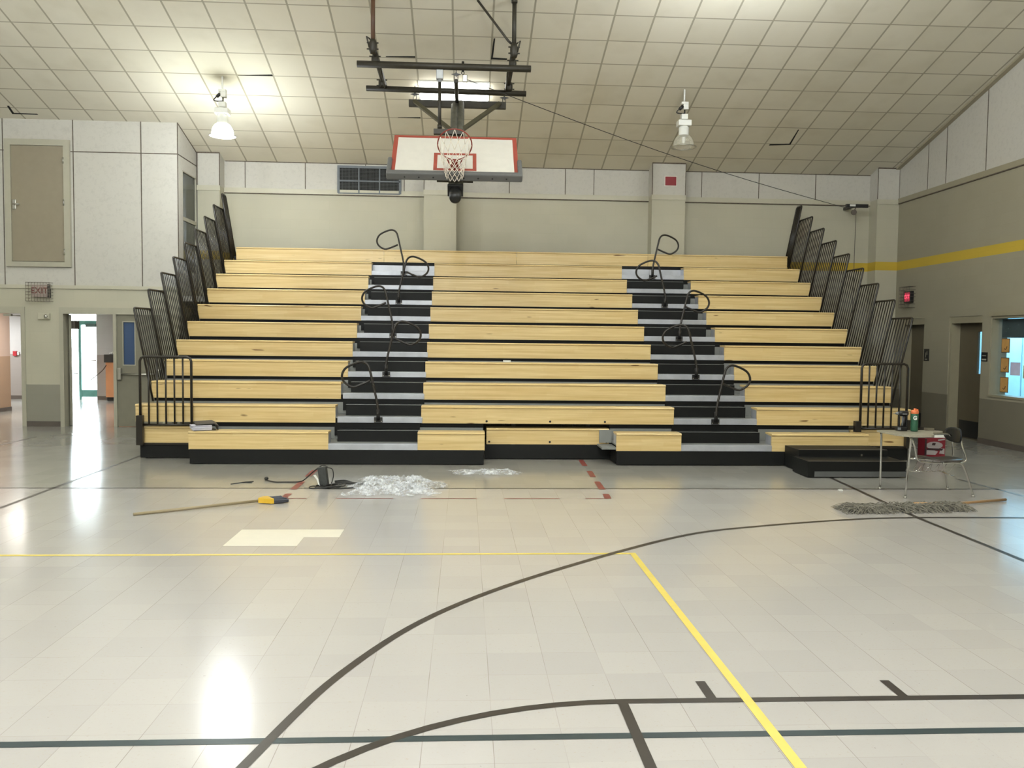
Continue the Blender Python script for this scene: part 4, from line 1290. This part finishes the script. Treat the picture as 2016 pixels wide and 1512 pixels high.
MB().box(XR + 0.124, XR + 0.128, 13.24, 13.49, 1.20, 1.42).build('window_paper', mat('green_paper', rgb(180, 192, 150), 0.7), None, None, 'green sheet of paper cut by the right edge of the picture', 'paper')  # lightened too, backlight is put into the colour

# ------------------------------------------------------------------ things on the floor and the benches
# school desk with attached chair
dk = thing('school_desk', (5.4, 9.45, 0), 'chrome-legged school desk with attached seat beside the bleachers', 'desk')
top = MB()
tp = [(4.78, 9.47), (4.80, 9.06), (4.84, 8.98), (4.92, 8.95), (5.14, 8.95), (5.20, 9.0), (5.24, 9.10), (5.36, 9.30), (5.50, 9.36), (5.53, 9.40), (5.51, 9.46), (5.44, 9.49), (5.2, 9.50), (4.82, 9.50)]
top.prism([(a, b_, 0.722) for a, b_ in tp], (0, 0, 0.02))
top.build('desk_top', mat('speckled_laminate', rgb(160, 154, 136), 0.35, var=0.1, scale=40), dk)
def leg(P, r=0.0125):
    MB().tube(smooth_path(P, 5), r, 10).build('leg', M_CHROME, dk)
leg([(4.93, 9.55, 0.71), (4.93, 9.66, 0.69), (4.95, 9.69, 0.62), (4.99, 9.76, 0.02)])
leg([(5.02, 9.25, 0.71), (4.99, 9.12, 0.70), (4.985, 9.10, 0.62), (4.99, 9.18, 0.02)])
leg([(5.50, 9.50, 0.40), (5.62, 9.55, 0.38), (5.68, 9.60, 0.30), (5.81, 9.73, 0.02)])
leg([(5.42, 9.20, 0.40), (5.62, 9.22, 0.40), (5.70, 9.23, 0.33), (5.84, 9.27, 0.02)])
ft = MB()
for x, y in ((4.99, 9.76), (4.99, 9.18), (5.81, 9.73), (5.84, 9.27)):
    ft.lathe(x, y, [(0.018, 0.0), (0.018, 0.012), (0.013, 0.025)], 12, cap=True)
ft.build('glides', M_METAL, dk)
fr = MB()
fr.tube(smooth_path([(5.02, 9.15, 0.70), (5.05, 9.13, 0.60), (5.12, 9.18, 0.44), (5.25, 9.2, 0.405), (5.62, 9.22, 0.40)], 5), 0.011, 8)
fr.tube(smooth_path([(5.0, 9.15, 0.705), (5.15, 9.12, 0.705), (5.30, 9.2, 0.70)], 5), 0.011, 8)
fr.tube([(5.20, 9.5, 0.405), (5.62, 9.52, 0.40)], 0.011, 8)
fr.tube([(4.93, 9.55, 0.705), (5.1, 9.4, 0.705), (5.35, 9.4, 0.705), (5.6, 9.4, 0.71), (5.63, 9.4, 0.69)], 0.011, 8)
fr.tube([(5.67, 9.30, 0.21), (5.66, 9.66, 0.24)], 0.008, 6)
fr.build('chair_frame', M_CHROME, dk)
bkt = MB()
for i in range(5):
    x = 5.20 + i * 0.095
    bkt.tube([(x, 9.22, 0.385), (x - 0.05, 9.24, 0.29), (x - 0.05, 9.48, 0.27), (x, 9.50, 0.385)], 0.003, 5)
bkt.tube([(5.14, 9.36, 0.278), (5.56, 9.36, 0.278)], 0.004, 5)
bkt.build('book_rack', M_CHROME, dk)
se = MB()
segn = 24
prof = []
cx, cy = 5.47, 9.33
for k in range(segn):
    a = 2 * math.pi * k / segn
    rx, ry = 0.225, 0.20
    e = 0.75
    ca, sa_ = math.cos(a), math.sin(a)
    prof.append((cx + rx * math.copysign(abs(ca) ** e, ca), cy + ry * math.copysign(abs(sa_) ** e, sa_)))
def seat_z(x, y): return 0.425 + 0.03 * ((x - cx) / 0.22) ** 2 - (0.012 if x > cx else 0.0) + 0.012 * ((y - cy) / 0.2) ** 2
c1 = se.bm.verts.new((cx, cy, 0.415)); c2 = se.bm.verts.new((cx, cy, 0.403))
R1 = [se.bm.verts.new((x, y, seat_z(x, y))) for x, y in prof]
R2 = [se.bm.verts.new((x, y, seat_z(x, y) - 0.014)) for x, y in prof]
for k in range(segn):
    k2 = (k + 1) % segn
    se.bm.faces.new((c1, R1[k], R1[k2])); se.bm.faces.new((c2, R2[k2], R2[k])); se.bm.faces.new((R1[k], R2[k], R2[k2], R1[k2]))
se.build('seat', mat('brown_grey_plastic', rgb(72, 66, 62), 0.35), dk, smooth=True)
bs_ = MB()
nn, mm = 20, 5
def bkp(a, rr, off):
    yy = 0.21 * rr * math.copysign(abs(math.cos(a)) ** 0.8, math.cos(a))
    zz = 0.088 * rr * math.copysign(abs(math.sin(a)) ** 0.8, math.sin(a))
    return Vector((5.665 + off - 0.03 * (yy / 0.19) ** 2 + 0.02 * yy / 0.19, 9.38 + yy, 0.70 + zz))
for off in (0.0, 0.016):
    cc = bs_.bm.verts.new(bkp(0, 0, off))
    rings = [[bs_.bm.verts.new(bkp(2 * math.pi * k / nn, j / mm, off)) for k in range(nn)] for j in range(1, mm + 1)]
    for k in range(nn):
        bs_.bm.faces.new((cc, rings[0][k], rings[0][(k + 1) % nn]))
        for j in range(mm - 1):
            bs_.bm.faces.new((rings[j][k], rings[j + 1][k], rings[j + 1][(k + 1) % nn], rings[j][(k + 1) % nn]))
    if off == 0.0: o1 = rings[-1]
    else:
        for k in range(nn):
            bs_.bm.faces.new((o1[k], o1[(k + 1) % nn], rings[-1][(k + 1) % nn], rings[-1][k]))
bs_.build('backrest', mat('navy_black_plastic', rgb(16, 21, 25), 0.4), dk, smooth=True)
MB().tube(smooth_path([(5.69, 9.30, 0.66), (5.70, 9.28, 0.56), (5.735, 9.27, 0.46), (5.72, 9.26, 0.405), (5.60, 9.24, 0.39)], 5), 0.011, 8).build('backrest_post', M_CHROME, dk)
MB().tube(smooth_path([(5.69, 9.47, 0.66), (5.70, 9.48, 0.56), (5.72, 9.50, 0.46), (5.70, 9.51, 0.405), (5.60, 9.52, 0.39)], 5), 0.011, 8).build('backrest_post', M_CHROME, dk)

# cordless drill
M_TOOL = mat('tool_black', rgb(26, 26, 27), 0.35)
M_TOOLG = mat('tool_grey', rgb(120, 124, 126), 0.35)
dr = thing('cordless_drill', (5.04, 9.44, 0.742), 'black cordless drill standing on the school desk', 'drill')
dx, dy, dz = 5.04, 9.42, 0.7435
MB().box(dx - 0.055, dx + 0.06, dy - 0.04, dy + 0.04, dz, dz + 0.05, 0.010).build('battery', M_TOOL, dr)
MB().box(dx - 0.055, dx - 0.02, dy - 0.043, dy - 0.03, dz + 0.01, dz + 0.04, 0.004).build('battery_badge', M_TOOLG, dr)
hb_ = MB().tube([(dx + 0.02, dy, dz + 0.05), (dx + 0.03, dy, dz + 0.10), (dx + 0.03, dy, dz + 0.17)], [0.024, 0.021, 0.026], 12)
hb_.tube([(dx - 0.035, dy, dz + 0.20), (dx - 0.01, dy, dz + 0.20), (dx + 0.06, dy, dz + 0.20), (dx + 0.075, dy, dz + 0.20)], [0.022, 0.032, 0.032, 0.024], 14)
hb_.build('drill_body', M_TOOL, dr)
MB().tube([(dx - 0.035, dy, dz + 0.20), (dx - 0.065, dy, dz + 0.20)], [0.02, 0.014], 12).tube([(dx - 0.06, dy, dz + 0.20), (dx - 0.095, dy, dz + 0.20)], 0.005, 6).build('chuck', M_TOOLG, dr)
MB().box(dx - 0.01, dx + 0.0, dy - 0.035, dy - 0.03, dz + 0.06, dz + 0.17, 0.002).box(dx + 0.0, dx + 0.05, dy - 0.034, dy - 0.030, dz + 0.19, dz + 0.20).build('drill_trim', M_TOOLG, dr)
MB().box(dx - 0.03, dx - 0.015, dy - 0.01, dy + 0.01, dz + 0.05, dz + 0.17, 0.003).box(dx + 0.052, dx + 0.066, dy - 0.015, dy + 0.015, dz + 0.05, dz + 0.18, 0.004).build('drill_guard', M_TOOL, dr)

# sports bottle
bo_ = thing('sports_bottle', (5.165, 9.36, 0.742), 'green sports bottle with orange cap standing on the school desk', 'bottle')
bx, by, bz = 5.165, 9.36, 0.7435
MB().lathe(bx, by, [(0.001, bz), (0.036, bz), (0.040, bz + 0.01), (0.041, bz + 0.09), (0.039, bz + 0.12), (0.041, bz + 0.15), (0.041, bz + 0.195), (0.036, bz + 0.205), (0.001, bz + 0.205)], 24).build('bottle_body', mat('bottle_green', rgb(44, 92, 68), 0.4), bo_)
M_CAP = mat('cap_orange', rgb(222, 120, 72), 0.45)
MB().lathe(bx, by, [(0.040, bz + 0.203), (0.042, bz + 0.21), (0.042, bz + 0.235), (0.034, bz + 0.243), (0.001, bz + 0.243)], 24).tube([(bx + 0.0, by, bz + 0.24), (bx + 0.004, by, bz + 0.262)], [0.018, 0.014], 12).tube([(bx, by, bz + 0.252), (bx + 0.035, by - 0.01, bz + 0.245)], 0.009, 8).build('cap', M_CAP, bo_)
ang = math.atan2(bx, by)
text_obj('letter_mark', 'G', M_WHITE, Matrix.Translation((bx - 0.0415 * math.sin(ang) + 0.004, by - 0.0425, bz + 0.155)) @ Matrix.Rotation(-0.1, 4, 'Z') @ Matrix.Rotation(math.pi / 2, 4, 'X'), 0.06, 0.001, bo_, 'white letter G', bold=0.003)
# clear tumbler on the arm of the desk
M_CLEAR = glass_mat('clear_plastic', rgb(150, 140, 120), 0.1, 0.35)
MB().box(5.34, 5.43, 9.40, 9.47, 0.743, 0.775, 0.006).build('clear_box', M_CLEAR, None, None, 'small clear plastic box lying on the arm of the school desk', 'box')

# drinks carton behind the desk
_n0 = set(o.name for o in SC.objects)
cn = thing('drinks_carton', (7.3, 12.7, 0), 'red and white printed carton on the floor behind the desk seat', 'carton')
MB().box(6.63, 6.95, 11.7, 11.9, 0.0, 0.39, 0.003).build('carton_body', mat('carton_red', rgb(122, 28, 40), 0.5), cn)
pr = MB()
pc = []
for k in range(20):
    a = 2 * math.pi * k / 20
    pc.append((6.78 + 0.13 * math.cos(a), 11.698, 0.235 + 0.075 * math.sin(a)))
pr.prism(pc, (0, 0.002, 0))
pr.prism([(6.635, 11.698, 0.05), (6.80, 11.698, 0.04), (6.84, 11.698, 0.11), (6.72, 11.698, 0.16), (6.635, 11.698, 0.15)], (0, 0.002, 0))
pr.prism([(6.86, 11.698, 0.07), (6.94, 11.698, 0.06), (6.94, 11.698, 0.17), (6.88, 11.698, 0.18)], (0, 0.002, 0))
pr.prism([(6.835, 11.698, 0.325), (6.94, 11.698, 0.345), (6.94, 11.698, 0.375), (6.835, 11.698, 0.355)], (0, 0.002, 0))
pr.build('carton_print', mat('carton_white', rgb(160, 152, 150), 0.5), cn)
MB().prism([(6.66, 11.696, 0.14), (6.90, 11.696, 0.13), (6.92, 11.696, 0.17), (6.68, 11.696, 0.18)], (0, 0.002, 0)).prism([(6.74, 11.696, 0.24), (6.79, 11.696, 0.235), (6.80, 11.696, 0.285), (6.75, 11.696, 0.29)], (0, 0.002, 0)).box(6.631, 6.66, 11.696, 11.70, 0.03, 0.37).build('carton_dark_print', mat('carton_dark', rgb(50, 30, 32), 0.5), cn)
MB().prism([(6.78, 11.71, 0.39), (6.96, 11.71, 0.39), (6.93, 11.75, 0.46), (6.85, 11.77, 0.49), (6.80, 11.75, 0.45)], (0, 0.1, 0)).build('open_flap', M_WHITE, cn, label='white flap sticking up')

for o in [o for o in SC.objects if o.name not in _n0 and o.type == 'MESH']:     # bring the carton to its size and place
    o.data.transform(Matrix.Translation(-ORG[cn.name]) @ Matrix.Translation((7.13, 12.6, 0)) @ Matrix.Diagonal((1.03, 1.0, 0.77, 1)) @ Matrix.Translation((-6.63, -11.7, 0)) @ Matrix.Translation(ORG[cn.name]))

# dust mop
dm = thing('dust_mop', (4.8, 8.5, 0), 'grey stringy dust mop with wooden handle lying on the floor by the desk', 'mop')
mh = MB()
x0, y0, x1, y1 = 4.02, 8.45, 5.28, 8.58
random.seed(3)
for i in range(1700):
    t = random.random()
    cx_, cy_ = x0 + (x1 - x0) * t, y0 + (y1 - y0) * t
    side = random.choice((-1, 1))
    lx = random.uniform(-0.16, 0.16)
    ly = random.uniform(0.05, 0.13) * side
    hgt = random.uniform(0.02, 0.065)
    px, py = cx_ + random.uniform(-.02, .02), cy_ + random.uniform(-.09, .09)
    if t < 0.08: lx -= 0.06
    e = (max(3.90, min(5.36, px + lx)), max(8.28, min(8.78, py + ly)))
    wv = random.uniform(-.02, .02)
    mh.tube(smooth_path([(px, py, hgt), (px + lx * .35 + wv, py * .7 + e[1] * .3, hgt + random.uniform(-.005, .012)), (px + lx * .7 - wv, py * .3 + e[1] * .7, hgt * .6 + .005), (e[0], e[1], 0.006)], 2), random.uniform(0.0022, 0.0042), 4)
mh.prism([(x0, y0 - .06, .006), (x1, y1 - .06, .006), (x1, y1 + .06, .006), (x0, y0 + .06, .006)], (0, 0, 0.025))
mh.build('mop_head', mat('mop_string', rgb(124, 120, 108), 0.95, var=0.3, scale=25), dm)
MB().tube([(4.75, 8.56, 0.06), (5.25, 8.68, 0.035), (6.05, 9.0, 0.02)], 0.0145, 10).build('handle', mat('mop_handle_wood', rgb(176, 138, 94), 0.5), dm)
# broom
br_ = thing('broom', (-2.2, 8.8, 0), 'broom with pale wooden handle and grey bristles lying on the floor', 'broom')
MB().tube([(-3.19, 8.24, 0.016), (-2.12, 8.87, 0.03)], 0.0145, 10).build('handle', mat('broom_handle', rgb(150, 136, 106), 0.5), br_)
dvec = Vector((0.86, 0.32, 0)).normalized()
pv = Vector((-dvec.y, dvec.x, 0))
P0 = Vector((-2.15, 8.85, 0.0))
def bq(s, t, z): return P0 + dvec * s + pv * t + Vector((0, 0, z))
yc = MB()
a_ = [bq(0, -0.02, 0.012), bq(0.05, -0.04, 0.01), bq(0.12, -0.09, 0.008), bq(0.15, -0.09, 0.008), bq(0.11, 0.09, 0.008), bq(0.07, 0.09, 0.008), bq(0.02, 0.03, 0.012)]
yc.prism(a_, (0, 0, 0.05))
yc.build('broom_cap', mat('broom_yellow', rgb(226, 182, 54), 0.4), br_, label='yellow plastic cap')
bq_ = MB()
random.seed(5)
for i in range(240):
    t = random.uniform(-0.085, 0.085)
    z = random.uniform(0.012, 0.05)
    s0 = 0.135 - 0.2 * (t + 0.09) * 0.2
    s1 = 0.27 - (t) * 0.35 + random.uniform(-0.008, 0.008)
    bq_.tube([bq(s0, t, z), bq(s1, t * 1.15, z * random.uniform(0.8, 1.1))], 0.0035, 4)
bq_.prism([bq(0.12, -0.085, 0.012), bq(0.28, -0.09, 0.012), bq(0.24, 0.09, 0.012), bq(0.10, 0.085, 0.012)], (0, 0, 0.03))
bq_.build('bristles', mat('bristle_grey', rgb(72, 74, 82), 0.8, var=0.2, scale=30), br_)

# binder with papers on the first bench
bi = thing('binder', (-3.7, 11.72, 0.455), 'black ring binder stuffed with papers on the first bench at left', 'binder')
Mb = Matrix.Translation((-3.58, 11.77, 0.457)) @ Matrix.Rotation(math.radians(24), 4, 'Z') @ Matrix.Diagonal((1.3, 1.0, 1.25, 1))
pp = MB()
random.seed(9)
for i in range(8):
    o_ = random.uniform(-0.012, 0.012)
    pp.box(-0.13 + o_, 0.06, -0.12 + o_, 0.10, 0.006 + i * 0.0065, 0.011 + i * 0.0065, M=Mb)
pp.build('papers', mat('paper_white', rgb(214, 212, 222), 0.7), bi)
cv = MB()
cv.box(-0.12, 0.10, -0.125, 0.115, 0.0, 0.005, M=Mb)
cv.prism([Mb @ Vector(q) for q in ((-0.10, -0.13, 0.062), (0.08, -0.13, 0.068), (0.12, -0.13, 0.045), (0.12, -0.13, 0.0), (0.125, -0.13, 0.0), (0.128, -0.13, 0.05), (0.085, -0.13, 0.076), (-0.10, -0.13, 0.070))], Mb.to_3x3() @ Vector((0, 0.26, 0.02)))
cv.build('cover', mat('binder_vinyl', rgb(48, 44, 44), 0.45), bi)
MB().lathe(-3.76, 11.93, [(0.02, 0.456), (0.02, 0.49), (0.001, 0.495)], 10).build('chrome_knob', M_CHROME, None, None, 'small chrome knob behind the binder on the bench', 'knob')

# charger box with coiled leads
M_CORD = mat('lead_black', rgb(38, 38, 36), 0.5)
pw_ = thing('power_box', (-1.63, 9.9, 0), 'dark grey power box on end among coiled leads before the bleachers', 'power box')
Mp = Matrix.Translation((-1.63, 9.88, 0.0)) @ Matrix.Rotation(math.radians(-14), 4, 'Z') @ Matrix.Rotation(math.radians(-8), 4, 'Y')
MB().box(-0.05, 0.05, -0.03, 0.03, 0.012, 0.235, 0.006, M=Mp).build('box_body', mat('box_grey', rgb(62, 64, 62), 0.5, var=0.2, scale=30), pw_)
MB().prism([Mp @ Vector(q) for q in ((-0.10, -0.05, 0.15), (-0.07, -0.05, 0.155), (-0.045, -0.05, 0.10), (-0.035, -0.05, 0.02), (-0.055, -0.05, 0.04), (-0.068, -0.05, 0.10))], (0, 0.002, 0)).build('white_tag', M_WHITE, pw_, label='white paper tag')
ld = MB()
ld.tube(smooth_path([(-1.60, 9.9, 0.225), (-1.66, 9.92, 0.245), (-1.78, 9.98, 0.16), (-1.90, 10.1, 0.05), (-1.98, 10.15, 0.012), (-2.15, 10.15, 0.008), (-2.28, 10.16, 0.008), (-2.40, 10.28, 0.012)], 6), 0.007, 6)
ld.tube(smooth_path([(-1.60, 9.9, 0.22), (-1.55, 9.92, 0.20), (-1.535, 9.92, 0.12), (-1.56, 9.93, 0.03)], 6), 0.006, 6)
random.seed(12)
for i in range(5):
    cx_, cy_ = -1.66 + 0.05 * i, 9.78 + 0.02 * (i % 3)
    rx, ry = 0.13 - 0.012 * i, 0.09 + 0.02 * (i % 2)
    ld.tube(smooth_path([(cx_ + rx * math.cos(a), cy_ + ry * math.sin(a), 0.010 + 0.006 * i + 0.004 * math.sin(3 * a)) for a in [2 * math.pi * k / 10 for k in range(10)]], 3, True), 0.007, 6, closed=True)
ld.tube(smooth_path([(-1.6, 9.78, 0.02), (-1.45, 9.70, 0.012), (-1.30, 9.75, 0.01), (-1.22, 9.84, 0.012)], 5), 0.008, 6)
for k in range(4):
    ld.tube(smooth_path([(-1.52, 9.95, 0.03 + .008 * k), (-1.42, 10.0 + 0.02 * k, 0.02 + .008 * k), (-1.30, 9.97 + 0.02 * k, 0.02), (-1.16, 10.02 + 0.04 * k, 0.014)], 5), 0.009, 6)
ld.build('leads', M_CORD, pw_)
MB().lathe(0, 0, [(0.001, 0.035), (0.015, 0.03), (0.022, 0.012), (0.018, -0.01), (0.001, -0.012)], 12, M=Matrix.Translation((-2.41, 10.30, 0.022)) @ Matrix.Rotation(math.radians(70), 4, 'Y')).build('lead_plug', M_CORD, pw_)
# cut cable ties
tw = MB().tube([(-2.75, 10.02, 0.004), (-2.62, 10.16, 0.006), (-2.53, 10.2, 0.004)], 0.006, 5).tube([(-2.64, 10.13, 0.006), (-2.53, 10.12, 0.004)], 0.005, 5)
tw.build('cut_cable_tie', M_CORD, None, None, 'small forked dark cable tie on the floor left of the plug', 'cable tie')
# tiny litter
MB().box(4.43, 4.48, 9.63, 9.67, 0.0, 0.014, 0.004).build('paper_scrap', M_WHITE, None, None, 'tiny white scrap on the floor left of the desk legs', 'scrap')

# crumpled clear plastic sheet
def plastic_mat():
    m, t, b = new_mat('clear_plastic_film')
    b.inputs['Base Color'].default_value = rgb(232, 236, 240)
    b.inputs['Roughness'].default_value = 0.18
    b.inputs['Specular IOR Level'].default_value = 0.9
    tr = t.node('ShaderNodeBsdfTransparent')
    mx = t.node('ShaderNodeMixShader')
    nz = t.noise(t.pos(), 9.0, 5.0, 0.7)
    t.l.new(t.math('MULTIPLY_ADD', t.ramp(nz, 0.38, 0.75), 0.85, 0.10), mx.inputs[0])
    t.l.new(tr.outputs[0], mx.inputs[1])
    t.l.new(b.outputs[0], mx.inputs[2])
    t.l.new(mx.outputs[0], t.n['Material Output'].inputs[0])
    return m
M_FILM = plastic_mat()
def film(x0, x1, y0, y1, hmax, name, label, seed, nx=90, ny=60, edge=0.25):
    mb = MB()
    grid = {}
    for i in range(nx + 1):
        for j in range(ny + 1):
            u, v = i / nx, j / ny
            x, y = x0 + (x1 - x0) * u, y0 + (y1 - y0) * v
            env = min(1, min(u, 1 - u) * 5) * min(1, min(v, 1 - v) * 5)
            n1 = noise.noise(Vector((x * 4 + seed, y * 4, 0)))
            n2 = abs(noise.noise(Vector((x * 11 + seed, y * 11, 3))))
            n3 = abs(noise.noise(Vector((x * 26 + seed, y * 26, 5))))
            inside = env + n1 * 0.9
            if inside < edge:
                continue
            z = 0.006 + hmax * max(0, min(1, (inside - edge))) * (0.35 + 0.9 * (1 - 2.2 * n2) * 0.6 + 0.5 * (1 - 3 * n3) * 0.5)
            grid[(i, j)] = mb.bm.verts.new((x + 0.02 * n1, y + 0.02 * n2, max(0.004, z)))
    for i in range(nx):
        for j in range(ny):
            q = [(i, j), (i + 1, j), (i + 1, j + 1), (i, j + 1)]
            if all(k in grid for k in q):
                mb.bm.faces.new([grid[k] for k in q])
    for v in [v for v in mb.bm.verts if not v.link_faces]:
        mb.bm.verts.remove(v)
    mb.build(name, M_FILM, None, None, label, 'plastic sheet')
film(-1.36, -0.20, 9.22, 10.45, 0.085, 'plastic_sheet', 'crumpled heap of clear plastic sheet on the floor beside the leads', 2.0)
film(-0.25, 0.78, 10.70, 11.15, 0.05, 'plastic_sheet', 'thin twisted strip of clear plastic stretched out before the bleachers', 8.0, 90, 30, 0.35)
